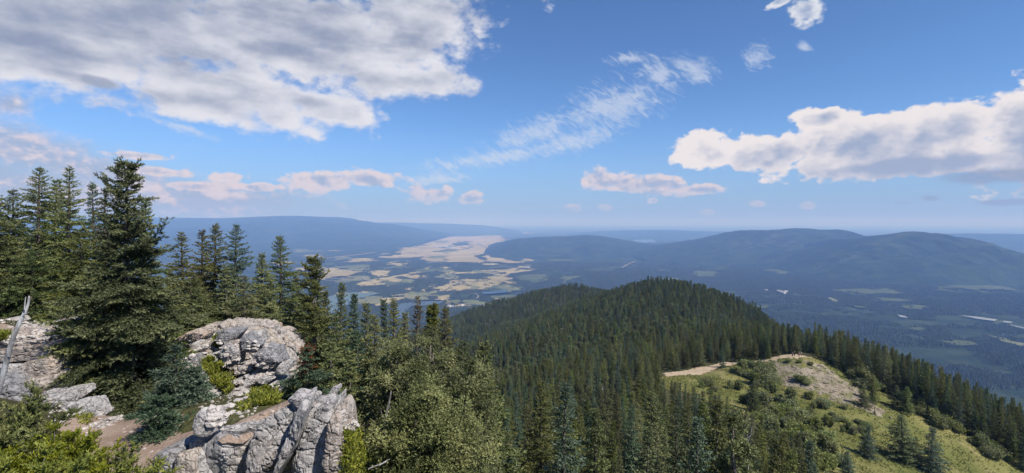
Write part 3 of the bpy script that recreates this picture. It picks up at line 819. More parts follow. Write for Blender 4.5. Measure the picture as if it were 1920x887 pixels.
def spruce(name, H, RB, prof, seed, nbr=110, sl=0.13, nb=8, gap=0.6, wid=0.055, needle=M['spruce'], bare=0.04, ragged=0.28, droop=0.35, twig=0.46, lean=0.0, dead=0.0, limb=True, club=False):
    rng = np.random.default_rng(seed); rr = random.Random(seed)
    pt = np.array([p[0] for p in prof]); pr = np.array([p[1] for p in prof])
    P = []; Dv = []; LL = []; TT = []
    tr = Build()
    zz = np.linspace(0, H * 0.985, 9)
    off = np.stack([lean * (zz / H) ** 1.5 * H + np.sin(zz * 1.3 / H * 3 + seed) * 0.008 * H, np.cos(zz / H * 4 + seed) * 0.008 * H], 1)
    r0 = 0.016 * H + 0.02
    tr.tube(np.column_stack([off, zz - 0.0]), r0 * (1 - zz / H) ** 0.8 + 0.006 * H / 5, 7)
    # gaps in some sectors make an uneven outline
    lobes = [(rr.uniform(0, 6.28), rr.uniform(0.1, 0.9), rr.uniform(0.45, 0.9)) for _ in range(7)]
    for i in range(nbr):
        t = 1 - ((i + 0.3 + rr.random() * 0.7) / nbr) ** 1.15
        t = bare + (1 - bare) * t
        if t > 0.985: continue
        az = i * 2.39996 + rr.uniform(-0.35, 0.35)
        Rl = RB * np.interp(t, pt, pr) * rr.uniform(1 - 1.6 * ragged, 1 + 0.55 * ragged)
        for (la, lt, lk) in lobes:
            if abs(t - lt) < 0.09 and math.cos(az - la) > 0.55: Rl *= lk
        Rl = max(Rl, sl * 0.45)
        sk_ = sl * float(np.clip(0.42 + 0.58 * Rl / (0.45 * RB), 0.5, 1.0))
        e0 = math.tan(R(-14 + 52 * t ** 2.0 + rr.uniform(-16, 14)))
        if club and t > 0.55: sk_ = max(sk_, 0.85 * sl); e0 = math.tan(R(rr.uniform(5, 55)))
        m_ = max(4, int(Rl / (sl * 0.5)) + 2)
        s = np.linspace(0, 1, m_)
        zb = t * H + Rl * (e0 * s - droop * (1 - t) ** 0.5 * s ** 1.6 + 0.30 * (1 - t) * s ** 3.2)
        ox = np.interp(t * H, zz, off[:, 0]); oy = np.interp(t * H, zz, off[:, 1])
        bend = rr.uniform(-0.15, 0.15)
        ax = np.array([math.cos(az), math.sin(az)]); sx = np.array([-ax[1], ax[0]])
        xy = ax[None] * (Rl * s)[:, None] + sx[None] * (bend * Rl * s ** 2)[:, None] + np.array([ox, oy])
        B = np.column_stack([xy, zb])
        if limb and Rl > 0.25 * RB:
            tr.tube(B[::max(1, m_ // 4)], np.linspace(0.010, 0.003, len(B[::max(1, m_ // 4)])) * H / 5 * 1.2, 3)
        if dead and rr.random() < dead: continue
        tb = rr.uniform(-0.15, 0.15)
        # twigs on both sides, longest near the base of the living part
        d = norm(np.gradient(B, axis=0))
        k0 = max(1, int(m_ * (0.22 if Rl > 0.4 * RB else 0.05)))
        for k in range(k0, m_):
            sk = s[k]; f = d[k]; side = np.array([sx[0], sx[1], 0])
            tl = max(sk_ * 0.6, twig * Rl * (1 - sk) ** 0.75 * rr.uniform(0.6, 1.1))
            for sg in (-1, 1):
                td = norm(f * 0.72 + sg * side * 0.69 + np.array([0, 0, rr.uniform(-0.16, 0.06)]))
                nn = max(1, int(tl / (sl * gap)))
                u = (np.arange(nn) + rng.random(nn) * 0.6) / nn * tl
                pp = B[k] + td * u[:, None] + np.array([0, 0, -0.18]) * (u ** 1.7)[:, None]
                P.append(pp); Dv.append(td + rng.normal(0, 0.28, (nn, 3)) + np.array([0, 0, 0.16]))
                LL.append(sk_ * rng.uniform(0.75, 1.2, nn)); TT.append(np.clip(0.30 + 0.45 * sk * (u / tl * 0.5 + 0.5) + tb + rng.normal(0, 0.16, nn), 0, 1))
            P.append(B[k:k + 1]); Dv.append(f[None] + rng.normal(0, 0.22, (1, 3)) + np.array([[0, 0, 0.2]])); LL.append(np.array([sk_])); TT.append(np.array([0.3 + 0.5 * sk]))
    # leader
    nl = int(6 + 0.10 * H / (sl * 0.4)); zt = np.linspace(0.90 * H, H, nl)
    P.append(np.column_stack([np.interp(zt, zz, off[:, 0]), np.interp(zt, zz, off[:, 1]), zt]))
    Dv.append(np.column_stack([rng.normal(0, 0.5, (nl, 2)), np.full(nl, 0.9)])); LL.append(np.linspace(sl * 0.55, sl * 0.4, nl)); TT.append(np.full(nl, 0.6))
    P = np.concatenate(P); Dv = np.concatenate(Dv); LL = np.concatenate(LL); TT = np.concatenate(TT)
    V, Fc, T = shoots_mesh(P, Dv, LL, nb, wid, rng, tone=TT)
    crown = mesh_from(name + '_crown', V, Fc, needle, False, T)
    trunk = tr.mesh(name + '_trunk', M['bark'])
    return trunk, crown, H

def pine(name, H, RB, seed, needle=M['pine'], nlimb=46, tuft=0.17, per=34, nb=7, stems=3, sl=0.10):
    """limber pine: several stems, upswept limbs ending in round tufts of needles"""
    rng = np.random.default_rng(seed); rr = random.Random(seed)
    tr = Build(); C_ = []; tone = []
    for sidx in range(stems):
        a0 = rr.uniform(0, 6.28); spread = rr.uniform(0.10, 0.5) * RB if stems > 1 else 0.0
        hs = H * (1 if sidx == 0 else rr.uniform(0.6, 0.92))
        z = np.linspace(0, hs, 9)
        st = np.column_stack([np.cos(a0) * spread * (z / hs) ** 0.7 + np.sin(z * 1.7 + seed + sidx) * 0.06, np.sin(a0) * spread * (z / hs) ** 0.7 + np.cos(z * 1.3 + sidx) * 0.06, z])
        tr.tube(st, 0.022 * H * (1 - z / hs) ** 0.7 * (1.0 if sidx == 0 else 0.7) + 0.012, 7)
        for i in range(nlimb):
            t = rr.uniform(0.10, 0.98) if i else 0.98
            zb = t * hs; b0 = np.array([np.interp(zb, z, st[:, 0]), np.interp(zb, z, st[:, 1]), zb])
            Rl = RB * (0.72 if sidx else 0.9) * (math.sin(min(1, (1.04 - t) * 1.7) * math.pi / 2)) * rr.uniform(0.45, 1.05) + 0.1
            az = rr.uniform(0, 6.28); el = R(rr.uniform(5, 40) + 25 * t)
            n = 7; s = np.linspace(0, 1, n)
            dirv = np.array([math.cos(az), math.sin(az), 0])
            B = b0 + dirv * (Rl * s)[:, None] * math.cos(el * 0.6) + np.array([0, 0, 1]) * (Rl * (math.tan(el) * 0.55 * s ** 1.7 - 0.12 * s))[:, None]
            B[1:-1] += rng.normal(0, 0.03 * Rl, (n - 2, 3))
            tr.tube(B, np.linspace(0.010, 0.004, n) * H / 4, 4)
            tb = rr.uniform(-0.30, 0.30)
            for k in range(4, n):
                for q in range(2 if k == n - 1 else 1):
                    cpt = B[k] + rng.normal(0, 0.07, 3) * min(1.2, 0.5 + Rl / RB) + np.array([0, 0, 0.05])
                    C_.append(cpt); tone.append(0.45 + tb + rr.uniform(-0.12, 0.15))
    C_ = np.array(C_); tone = np.array(tone); n = len(C_)
    dirs = norm(rng.normal(0, 1, (n, per, 3)) * np.array([1, 1, 0.8]) + np.array([0, 0, 0.45]))
    size = tuft * rng.uniform(0.6, 1.15, (n, 1, 1))
    P = C_[:, None] + dirs * size * rng.uniform(0.15, 0.65, (n, per, 1))
    T = np.repeat(tone, per) + rng.normal(0, 0.13, n * per)
    V, Fc, T = shoots_mesh(P.reshape(-1, 3), dirs.reshape(-1, 3), (sl * rng.uniform(0.7, 1.2, n * per)), nb, 0.11, rng, tone=np.clip(T, 0, 1))
    return tr.mesh(name + '_trunk', M['bark']), mesh_from(name + '_crown', V, Fc, needle, False, T), H

def bush(name, w, h, seed, nstem=26, leaf=0.10, nleaf=1800, mat=M['leaf']):
    """leafy shrub: fan of stems and small leaves in loose clumps"""
    rng = np.random.default_rng(seed); tr = Build(); tips = []
    for i in range(nstem):
        a = rng.uniform(0, 6.28); rr_ = math.sqrt(rng.random()) * w * 0.9; hh = h * (0.55 + 0.45 * (1 - (rr_ / w) ** 2)) * rng.uniform(0.75, 1.05)
        s = np.linspace(0, 1, 5)
        B = np.column_stack([np.cos(a) * rr_ * s ** 1.3, np.sin(a) * rr_ * s ** 1.3, hh * s])
        tr.tube(B, np.linspace(0.03, 0.008, 5) * h / 2, 4); tips.append(B[2]); tips.append(B[3]); tips.append(B[4]); tips.append(B[4])
    tips = np.array(tips); k = rng.integers(0, len(tips), nleaf)
    P = tips[k] + rng.normal(0, 1, (nleaf, 3)) * np.array([w, w, h * 0.8]) * 0.15
    P[:, 2] = np.maximum(P[:, 2], 0.05)
    nrm = norm(rng.normal(0, 1, (nleaf, 3)) + np.array([0, 0, 0.7])); a = norm(np.cross(nrm, rng.normal(0, 1, (nleaf, 3)))); b = np.cross(nrm, a)
    l = leaf * rng.uniform(0.6, 1.3, (nleaf, 1))
    V = np.stack([P - a * l, P + b * l * 0.55, P + a * l, P - b * l * 0.55], 1).reshape(-1, 3)
    kt = rng.random(len(tips)) * 0.5 + 0.2
    T = np.repeat(np.clip(kt[k] + rng.normal(0, 0.15, nleaf), 0, 1), 4)
    return tr.mesh(name + '_stems', M['bark']), mesh_from(name + '_leaves', V, np.arange(len(V)).reshape(-1, 4), mat, False, T), h

def tree_obj(name, meshes, loc, rz, scale, label, cat='tree', group=None, parts=('trunk', 'crown'), xy=1.0, tilt=(0, 0)):
    e = bpy.data.objects.new(name, None); COL.objects.link(e); e.empty_display_size = 0.3
    e.location = loc; e.rotation_euler = (tilt[0], tilt[1], rz); e.scale = (scale * xy, scale * xy, scale)
    e['label'] = label; e['category'] = cat
    if group: e['group'] = group
    for pn, me in zip(parts, meshes[:2]): link(pn, me, e)
    return e

# ------------------------------------------------------------------ foreground trees, each placed where it grows
# px, row of the tip, distance, half width at the base in photo pixels, profile, foliage, label
NEAR = [
 (-14, 352, 17, 70, 'CONE', 'spruce', 'dark spruce cut by the left edge of the view'),
 (27, 355, 21, 46, 'NARROW', 'spruce', 'slim dark spruce standing between the edge spruce and the broad twin-shouldered one'),
 (75, 313, 19, 72, 'CONE', 'spruce', 'tall pointed spruce, second tallest of the left-hand group'),
 (105, 336, 22, 52, 'NARROW', 'spruce', 'spruce tip close behind the tall pointed spruce'),
 (127, 313, 18, 62, 'SPIRE', 'spruce', 'thin spruce with open ragged top and sky between its branches'),
 (150, 430, 15, 80, 'CONE', 'spruce_yellow', 'olive-tinged lower spruce in front of the thin ragged one'),
 (174, 343, 20, 56, 'CONE', 'spruce_blue', 'blue-green pointed spruce left of the knobby tall spruce'),
 (199, 360, 19, 50, 'SPIRE', 'brown', 'brownish slim spruce just left of the knobby tall spruce'),
 (241, 303, 11.4, 122, 'CLUB', 'spruce', 'tallest spruce with a knobby club-shaped top, in front of the others'),
 (272, 370, 12.6, 80, 'SPIRE', 'spruce', 'spruce with a slim tip at the right shoulder of the tallest spruce'),
 (60, 470, 17, 90, 'CONE', 'spruce', 'bushy low spruce above the flat dirt ledge'),
 (165, 500, 11.2, 95, 'CONE', 'spruce', 'broad low spruce whose skirt hangs over the tan rock edge'),
 (318, 505, 27, 24, 'SPIRE', 'spruce', 'tiny spruce tip seen in the gap right of the tallest spruce'),
 (342, 437, 21, 50, 'SPIRE', 'spruce', 'green spruce directly right of the big gap of far hills'),
 (381, 432, 25, 40, 'SPIRE', 'brown', 'sparse dark spruce with few branches at its tip'),
 (405, 420, 21, 58, 'CONE', 'spruce', 'pointed spruce above the grey upper outcrop'),
 (441, 421, 20, 62, 'SPIRE', 'spruce_blue', 'wide-tipped spruce at the right of the trio over the outcrop'),
 (489, 473, 27, 30, 'NARROW', 'spruce', 'very slim dark spruce between two wide ones'),
 (524, 441, 21.5, 62, 'CONE', 'spruce', 'dense dark regular spruce standing alone over the valley'),
 (556, 516, 24, 40, 'CONE', 'spruce', 'dark shoulder spruce beside the dense regular one'),
 (590, 483, 16.5, 58, 'CLUB', 'spruce_yellow', 'yellowish spruce with a thick knobby top beside the lake'),
 (611, 546, 22, 34, 'NARROW', 'spruce', 'dark spruce tucked behind the knobby yellowish one'),
 (640, 530, 21, 46, 'SPIRE', 'spruce', 'pointed green spruce in front of the teal lake'),
 (662, 550, 25, 28, 'NARROW', 'spruce_blue', 'slender blue-green spruce between lake and tan field'),
 (685, 568, 15, 56, 'CONE', 'pine', 'pale olive conifer with blunt top below the tan field'),
 (720, 560, 25, 24, 'SPIRE', 'spruce_blue', 'narrow spruce tip between two broader conifers'),
 (741, 558, 21, 50, 'CONE', 'spruce', 'full green spruce whose tip crosses the river'),
 (762, 584, 25, 28, 'NARROW', 'spruce', 'small dark spruce tip right of the full green one'),
 (784, 556, 18, 48, 'SPIRE', 'brown', 'brown half-bare spruce among green ones'),
 (809, 570, 18.5, 38, 'CLUB', 'spruce_yellow', 'olive spruce with loose top right of the brown one'),
 (832, 572, 17.5, 44, 'NARROW', 'spruce_yellow', 'green-gold spruce at the right end of the foreground row'),
 (576, 655, 10.0, 62, 'CONE', 'spruce_blue', 'small blue-green spruce behind the front rock'),
 (330, 650, 9.9, 62, 'CONE', 'spruce_blue', 'small pale blue-green spruce leaning on the rubble slope'),
 (366, 690, 9.6, 34, 'CONE', 'spruce_blue', 'young blue-green spruce beside the mossy gully'),
 (300, 745, 8.4, 66, 'CONE', 'spruce_blue', 'drooping little spruce by the dirt patch, left of the round boulder'),
 (620, 640, 13, 60, 'CONE', 'spruce', 'mid-green spruce filling the gap behind the front rock'),
 (655, 660, 12, 60, 'CONE', 'spruce', 'shadowed spruce left of the rounded pines'),
 (702, 590, 12.5, 85, 'CONE', 'pine', 'tall clumpy olive conifer just left of the rounded pines'),
 (740, 640, 11.5, 80, 'CLUB', 'pine', 'olive conifer with thick top rising behind the rounded pines'),
 (888, 690, 12.0, 62, 'CONE', 'spruce_yellow', 'yellow-green conifer right of the broad pine'),
 (870, 640, 15.0, 60, 'CONE', 'spruce', 'pointed green conifer behind the broad pine'),
 (812, 612, 14.0, 70, 'CONE', 'spruce_yellow', 'gold-green conifer rising behind the rounded pines'),
 (356, 512, 19, 62, 'CONE', 'spruce', 'bushy green spruce behind the left part of the upper outcrop'),
 (423, 500, 18.5, 60, 'CONE', 'spruce', 'dark spruce between the pointed one and the wide-tipped one'),
 (458, 520, 17.5, 58, 'CONE', 'spruce', 'full spruce rooted at the back edge of the upper outcrop'),
 (507, 520, 19, 56, 'NARROW', 'spruce', 'shaded slim spruce left of the dense regular one'),
 (545, 565, 17.5, 62, 'CONE', 'spruce', 'low dark spruce at the foot of the dense regular one'),
 (572, 560, 18, 56, 'CONE', 'spruce', 'shadowed spruce left of the knobby yellowish one'),
 (625, 590, 15.5, 60, 'CONE', 'spruce', 'green spruce below the lake, behind the dead-topped one'),
 (668, 620, 14, 56, 'CONE', 'spruce_blue', 'blue-green spruce between lake and clumpy olive conifer'),
 (470, 560, 18, 60, 'CONE', 'spruce', 'shaded spruce right behind the upper outcrop'),
 (10, 470, 18.5, 70, 'CONE', 'spruce', 'low dark spruce at the left edge under the tall ones'),
 (112, 455, 20, 70, 'CONE', 'spruce_yellow', 'olive spruce filling the space between the tall pointed and the thin ragged one'),
 (200, 450, 16, 70, 'CONE', 'spruce', 'deep green spruce close left of the knobby tall spruce'),
 (40, 420, 23, 60, 'NARROW', 'spruce', 'shaded spruce behind the left edge pair'),
 (292, 520, 14.5, 60, 'CONE', 'spruce', 'dark bushy spruce under the right shoulder of the tallest spruce'),
 (110, 560, 13.5, 70, 'CONE', 'spruce', 'low dark spruce spreading over the dirt ledge'),
 (500, 590, 16.5, 60, 'CONE', 'spruce', 'dark low spruce at the right end of the upper outcrop'),
 (370, 540, 18, 56, 'CONE', 'spruce', 'bushy spruce at the back of the rubble slope'),
]
PROF = dict(CONE=CONE, NARROW=NARROW, SPIRE=SPIRE, CLUB=CLUB)
for i, (px, py, D, hw, prof, nd, lab) in enumerate(NEAR):
    x = (px - 960) / F * D; ztop = (EYE - py) / F * D
    zb = ground(x, D) - 0.12
    H = ztop - zb
    RB = (1.55 if 320 < px < 600 and D > 15 else 1.3 if px < 320 and D > 15 else 1.22) * hw / F * D
    sl = 0.085 + 0.0045 * D
    nbr = int(np.clip(170 * (H / 5) ** 0.8, 70, 340))
    if prof == 'CLUB': nbr = int(nbr * 1.35)
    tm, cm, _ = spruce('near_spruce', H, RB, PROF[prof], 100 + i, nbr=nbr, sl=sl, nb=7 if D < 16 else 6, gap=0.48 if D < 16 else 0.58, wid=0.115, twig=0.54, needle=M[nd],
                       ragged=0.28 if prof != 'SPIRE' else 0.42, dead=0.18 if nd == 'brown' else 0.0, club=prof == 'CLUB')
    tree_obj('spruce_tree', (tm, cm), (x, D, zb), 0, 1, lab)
    if i == 31:   # the dead reddish leader of this one
        rng = np.random.default_rng(5); n = 60; zz = rng.uniform(0.62, 1.02, n) * H
        Pp = np.column_stack([rng.normal(0, 0.05, (n, 2)), zz]); Dv = np.column_stack([rng.normal(0, 1, (n, 2)), rng.uniform(0.1, 0.9, n)])
        V, Fc, T = shoots_mesh(Pp, Dv, np.full(n, 0.15), 8, 0.07, rng)
        r_ = bpy.data.objects[[o.name for o in COL.objects if o.name.startswith('spruce_tree')][-1]]
        top = link('dead_top', mesh_from('dead_top', V, Fc, M['red'], False, T), [o for o in COL.objects if o.name.startswith('spruce_tree') and o.get('label') == lab][0])
        top['label'] = 'rusty red dead leader'

PINES = [
 (770, 660, 10.8, 100, 'round-headed yellow-green pine in the middle of the rounded pines'),
 (838, 655, 10.2, 105, 'broad yellow-green pine, nearest of the rounded pines'),
 (795, 742, 8.6, 110, 'low dense pine filling the bottom edge below the rounded pines'),
]
for i, (px, py, D, hw, lab) in enumerate(PINES):
    x = (px - 960) / F * D; ztop = (EYE - py) / F * D; zb = ground(x, D) - 0.1
    H = ztop - zb
    tm, cm, _ = pine('pine', H, hw / F * D, 300 + i, nlimb=44, tuft=0.23, per=36, nb=5, stems=3, sl=0.085)
    tree_obj('pine_tree', (tm, cm), (x, D, zb), 0, 1, lab)
# the leafy crown that pokes in at the lower right
x = (1388 - 960) / F * 14.0; zt = (EYE - 786) / F * 14.0
tm, cm, _ = pine('pine_top', 7.0, 0.95, 333, needle=M['pine'], nlimb=34, tuft=0.2, per=26, nb=5, stems=2, sl=0.13)
tree_obj('pine_tree', (tm, cm), (x, 14.0, zt - 7.0), 0, 1, 'bright pine top poking up at the bottom edge beside bare twigs')

# ------------------------------------------------------------------ middle distance
MID = []
for i in range(9):
    pf = (CONE, NARROW, SPIRE)[i % 3]; nd = ('spruce', 'spruce', 'spruce_yellow', 'spruce_blue', 'spruce', 'spruce', 'spruce_yellow', 'spruce', 'spruce_blue')[i]
    MID.append(spruce('mid_spruce', 10.0, (1.9, 1.6, 1.7)[i % 3] * random.Random(i).uniform(0.85, 1.15), pf, 500 + i, nbr=150, sl=0.36, nb=5, gap=0.7, wid=0.13, needle=M[nd], ragged=0.34, twig=0.40, limb=False))
FAR = []
for i in range(6):
    pf = (NARROW, CONE, SPIRE)[i % 3]
    FAR.append(spruce('far_spruce', 10.0, (1.5, 1.7, 1.4)[i % 3], pf, 700 + i, nbr=85, sl=0.62, nb=4, gap=0.8, wid=0.20, needle=M[('forest', 'forest', 'forest', 'spruce_yellow', 'forest', 'spruce_blue')[i]], ragged=0.34, twig=0.42, limb=False))

def pix(x, y, z): return 960 + x / y * F, EYE - z / y * F
NEARXY = [((n[0] - 960) / F * n[2], n[2]) for n in NEAR] + [((n[0] - 960) / F * n[2], n[2]) for n in PINES]
rng = np.random.default_rng(77)
def scatter(n, xr, yr, mind, seed):
    rg = np.random.default_rng(seed); cell = {}; out = []
    for _ in range(n):
        y = math.sqrt(rg.uniform(yr[0] ** 2, yr[1] ** 2)); a = rg.uniform(*xr); x = a * y
        k = (int(x // mind), int(y // mind)); ok = True
        for i in (-1, 0, 1):
            for j in (-1, 0, 1):
                for (u, v) in cell.get((k[0] + i, k[1] + j), ()):
                    if (u - x) ** 2 + (v - y) ** 2 < mind * mind: ok = False
        if ok:
            cell.setdefault(k, []).append((x, y)); out.append((x, y))
    return out

TRAIL_CLEAR = TRAIL
def near_trail(x, y):
    return any((x - a) ** 2 + (y - b) ** 2 < 3.2 for a, b in TRAIL_CLEAR[::3])
class Zone:
    pass
PATH_PX = [(1108, 742), (1130, 733), (1165, 726), (1215, 712), (1250, 700), (1250, 716), (1180, 742), (1120, 752)]
mids = []
SKYL = ([1470, 1560, 1700, 1800, 1920, 2050], [588, 612, 658, 698, 745, 800])
TOPLINE = [(1200, 640), (1235, 706), (1300, 722), (1350, 735), (1420, 765), (1500, 800), (1560, 852), (1600, 890), (1660, 900)]
for (x, y) in scatter(26000, (-0.12, 1.02), (24, 185), 3.5, 5):
    z = ground(x, y)
    if z < -200: continue
    px, py = pix(x, y, z)
    tx, ty = pix(x, y, z + 9)
    if in_poly([x], [y], MEADOW)[0] or in_poly([x], [y], TRAIL)[0] or near_trail(x, y): continue
    if in_poly([px], [py], PATH_PX)[0]: continue
    if px < 860 and ty < 600: continue
    if px < 640 or px > 1985 or ty > 900: continue
    # the sunny slope below the trail carries shrubs, few trees
    if in_poly([px], [py], [(1230, 700), (1500, 690), (1700, 780), (1960, 930), (1560, 960), (1480, 880), (1330, 775), (1240, 735)])[0]: continue
    hmax = 12.0
    if px > 1470: hmax = (EYE - np.interp(px, *SKYL)) / F * y - z
    if hmax < 3.0: continue
    if px > 1580 and py > np.interp(px, [1480, 1560, 1700, 1800, 1900, 1985], [665, 692, 766, 818, 872, 915]) + 4: continue
    if 1235 < px < 1660:
        lim = np.interp(px, [p[0] for p in TOPLINE], [p[1] for p in TOPLINE])
        hmax = (EYE - lim) / F * y - z
        if hmax < 3.0: continue
    mids.append((x, y, z, px, py, min(hmax, 12.0)))
print('mid candidates', len(mids))
MIDPOS = mids
def place_mid(x, y, z, H, proto, rz, label, group, xy=1.0):
    tm, cm, h = MID[proto]
    tree_obj('spruce_tree', (tm, cm), (x, y, z - 0.2), rz, H / h, label, group=group, xy=xy)

rr = random.Random(11)
# single trees on the meadow, each its own
LONE = [
 (1628, 818, 756, 122, 3, 1.5, 'dark spruce standing alone at the left of the meadow clump'),
 (1690, 846, 757, 124, 0, 1.75, 'tallest spruce of the three in the middle of the meadow'),
 (1716, 838, 790, 126, 6, 1.5, 'middle spruce of the meadow clump, half hidden'),
 (1748, 884, 795, 121, 3, 1.6, 'rightmost and nearest spruce of the meadow clump'),
 (1618, 746, 702, 150, 0, 1.5, 'squat spruce at the upper edge of the meadow'),
 (1636, 736, 690, 154, 4, 1.5, 'rounded spruce behind the squat one at the meadow edge'),
 (1682, 752, 708, 152, 0, 1.6, 'spruce pair by the yellow shrubs, left one'),
 (1700, 762, 712, 150, 4, 1.6, 'spruce pair by the yellow shrubs, right one'),
 (1441, 676, 646, 184, 4, 1.3, 'small spruce at the bend of the trail'),
 (1436, 752, 715, 158, 1, 1.0, 'thin little spruce among the shrubs below the trail'),
 (1592, 710, 684, 166, 2, 0.9, 'thin spruce on the grass right of the scree'),
 (1560, 680, 652, 175, 3, 1.2, 'spruce at the right end of the bare viewpoint'),
 (1640, 765, 748, 146, 2, 1.0, 'knee-high spruce seedling on the meadow'),
 (1590, 905, 850, 108, 3, 1.5, 'spruce tip at the bottom edge of the meadow'),
 (1412, 790, 738, 140, 4, 1.7, 'dark spruce with broad top among the pale shrubs'),
]
for (px, pb, pt, D, proto, xy, lab) in LONE:
    x = (px - 960) / F * D; z = ground(x, D)
    H = max(1.2, (pb - pt) / F * D)
    place_mid(x, D, z, H, proto, rr.uniform(0, 6.28), lab, 'single spruces on the meadow', xy * 1.2)

# the rest, the ones that show largest as objects
def visible_size(p):
    return 9.0 / p[1]
mid_sorted = sorted(MIDPOS, key=lambda p: p[1])
take = mid_sorted[:240]
left_over = mid_sorted[240:]
ZONES = [
 (lambda p: p[1] < 48, 'close below the pines at the bottom edge', 'nearest spruces on the slope below the pines'),
 (lambda p: p[3] < 1010, 'in the stand on the left flank of the ridge', 'spruces on the left flank of the ridge'),
 (lambda p: p[3] < 1130, 'left of the pale rock path', 'spruces left of the rock path'),
 (lambda p: p[3] < 1250, 'right in front of the pale rock path', 'spruces in front of the rock path'),
 (lambda p: p[3] < 1400, 'below the sandy trail', 'spruces below the sandy trail'),
 (lambda p: p[3] < 1560, 'at the bottom edge among the pale shrubs', 'spruces below the shrubby slope'),
 (lambda p: True, 'on the steep right flank beyond the meadow', 'spruces beyond the meadow'),
]
TONE = ('dark', 'dark', 'olive', 'blue-green', 'dark', 'dark', 'olive', 'dark', 'blue-green')
FORM = ('broad', 'slender', 'open-branched')
for p in take:
    x, y, z, px, py, hm = p
    for f, where, grp in ZONES:
        if f(p): break
    k = rr.randrange(9); H = min(hm, rr.uniform(6.0, 12.2)) * rr.uniform(0.85, 1.0)
    lab = '%s %s %s spruce %s' % ('tall' if H > 9 else 'short', FORM[k % 3], TONE[k], where)
    place_mid(x, y, z, H, k, rr.uniform(0, 6.28), lab, grp, rr.uniform(0.85, 1.2))

# ------------------------------------------------------------------ the forest that nobody could count
proto_col = bpy.data.collections.new('forest_kinds')
for i, (tm, cm, h) in enumerate(FAR):
    o = bpy.data.objects.new('forest_spruce_%02d' % i, cm); proto_col.objects.link(o)
for i, (tm, cm, h) in enumerate(MID):
    o = bpy.data.objects.new('forest_spruce_%02d' % (i + 6), cm); proto_col.objects.link(o)

def gn_scatter(name, pts, scl, rot, idx, coll, mat):
    me = bpy.data.meshes.new(name); me.vertices.add(len(pts)); me.vertices.foreach_set('co', np.asarray(pts, np.float32).ravel())
    a = me.attributes.new('scl', 'FLOAT_VECTOR', 'POINT'); a.data.foreach_set('vector', np.asarray(scl, np.float32).ravel())
    a = me.attributes.new('rotv', 'FLOAT_VECTOR', 'POINT'); a.data.foreach_set('vector', np.asarray(rot, np.float32).ravel())
    a = me.attributes.new('kind_index', 'INT', 'POINT'); a.data.foreach_set('value', np.asarray(idx, np.int32))
    me.materials.append(mat); me.update()
    o = link(name, me, kind='stuff')
    ng = bpy.data.node_groups.new(name + '_scatter', 'GeometryNodeTree')
    ng.interface.new_socket('Geometry', in_out='INPUT', socket_type='NodeSocketGeometry')
    ng.interface.new_socket('Geometry', in_out='OUTPUT', socket_type='NodeSocketGeometry')
    n = ng.nodes; l = ng.links
    gi = n.new('NodeGroupInput'); go = n.new('NodeGroupOutput')
    iop = n.new('GeometryNodeInstanceOnPoints'); ci = n.new('GeometryNodeCollectionInfo')
    ci.inputs['Collection'].default_value = coll; ci.inputs['Separate Children'].default_value = True; ci.inputs['Reset Children'].default_value = True
    iop.inputs['Pick Instance'].default_value = True
    def attr(nm, ty):
        k = n.new('GeometryNodeInputNamedAttribute'); k.data_type = ty; k.inputs['Name'].default_value = nm; return k.outputs[0]
    l.new(gi.outputs[0], iop.inputs['Points']); l.new(ci.outputs[0], iop.inputs['Instance'])
    l.new(attr('kind_index', 'INT'), iop.inputs['Instance Index'])
    l.new(attr('rotv', 'FLOAT_VECTOR'), iop.inputs['Rotation']); l.new(attr('scl', 'FLOAT_VECTOR'), iop.inputs['Scale'])
    l.new(iop.outputs[0], go.inputs[0])
    md = o.modifiers.new('scatter', 'NODES'); md.node_group = ng
    return o

pts = [(p[0], p[1], p[2] - 0.3) for p in left_over]
# everything beyond, vectorised: jittered grid over the mountainside
def far_points(x0, x1, y0, y1, sp, seed):
    rg = np.random.default_rng(seed)
    gx = np.arange(x0, x1, sp); gy = np.arange(y0, y1, sp); X, Y = np.meshgrid(gx, gy)
    x = X.ravel() + rg.uniform(-0.45, 0.45, X.size) * sp; y = Y.ravel() + rg.uniform(-0.45, 0.45, X.size) * sp
    return x, y
fx, fy = far_points(-260, 560, 185, 820, 4.2, 1)
gx_, gy_ = far_points(-420, 560, 820, 1250, 5.6, 2)
hx, hy = far_points(90, 700, 60, 260, 3.3, 3)
kx, ky = far_points(-160, 20, 45, 185, 4.5, 4)
x = np.concatenate([fx, gx_, hx, kx]); y = np.concatenate([fy, gy_, hy, ky])
z = height(x, y)
px, py = 960 + x / y * F, EYE - z / y * F
ok = (px > 300) & (px < 2020) & (py < 1010) & (z > -420)
ok &= ~in_poly(x, y, MEADOW) & ~in_poly(x, y, TRAIL)
# behind the crest nothing shows: keep what the eye or a camera a step aside could see
thin = fbm(np.stack([x * 0.03, y * 0.03, x * 0], 1), 3, seed=90); ok &= (thin < 0.33) | ((x > 0.55 * y) & (y < 420)) | (np.random.default_rng(2).random(len(x)) < 0.35)
step_ok = np.ones(len(x), bool)
for f in (0.35, 0.5, 0.62, 0.72, 0.8, 0.87, 0.93):
    zz = height(x * f, y * f, rough=False)
    step_ok &= (zz < (z + 16) * f + 6)
ok &= step_ok
ok &= ~((x > -0.12 * y) & (x < np.where(px > 1560, 0.0, 1.02) * y + np.where(px > 1560, -1e9, 0)) & (y < 185))
edge_ = np.interp(px, [1480, 1560, 1700, 1800, 1900, 1985], [665, 692, 766, 818, 872, 915])
ok &= ~((px > 1540) & (y < 215) & (py > edge_ + 4))
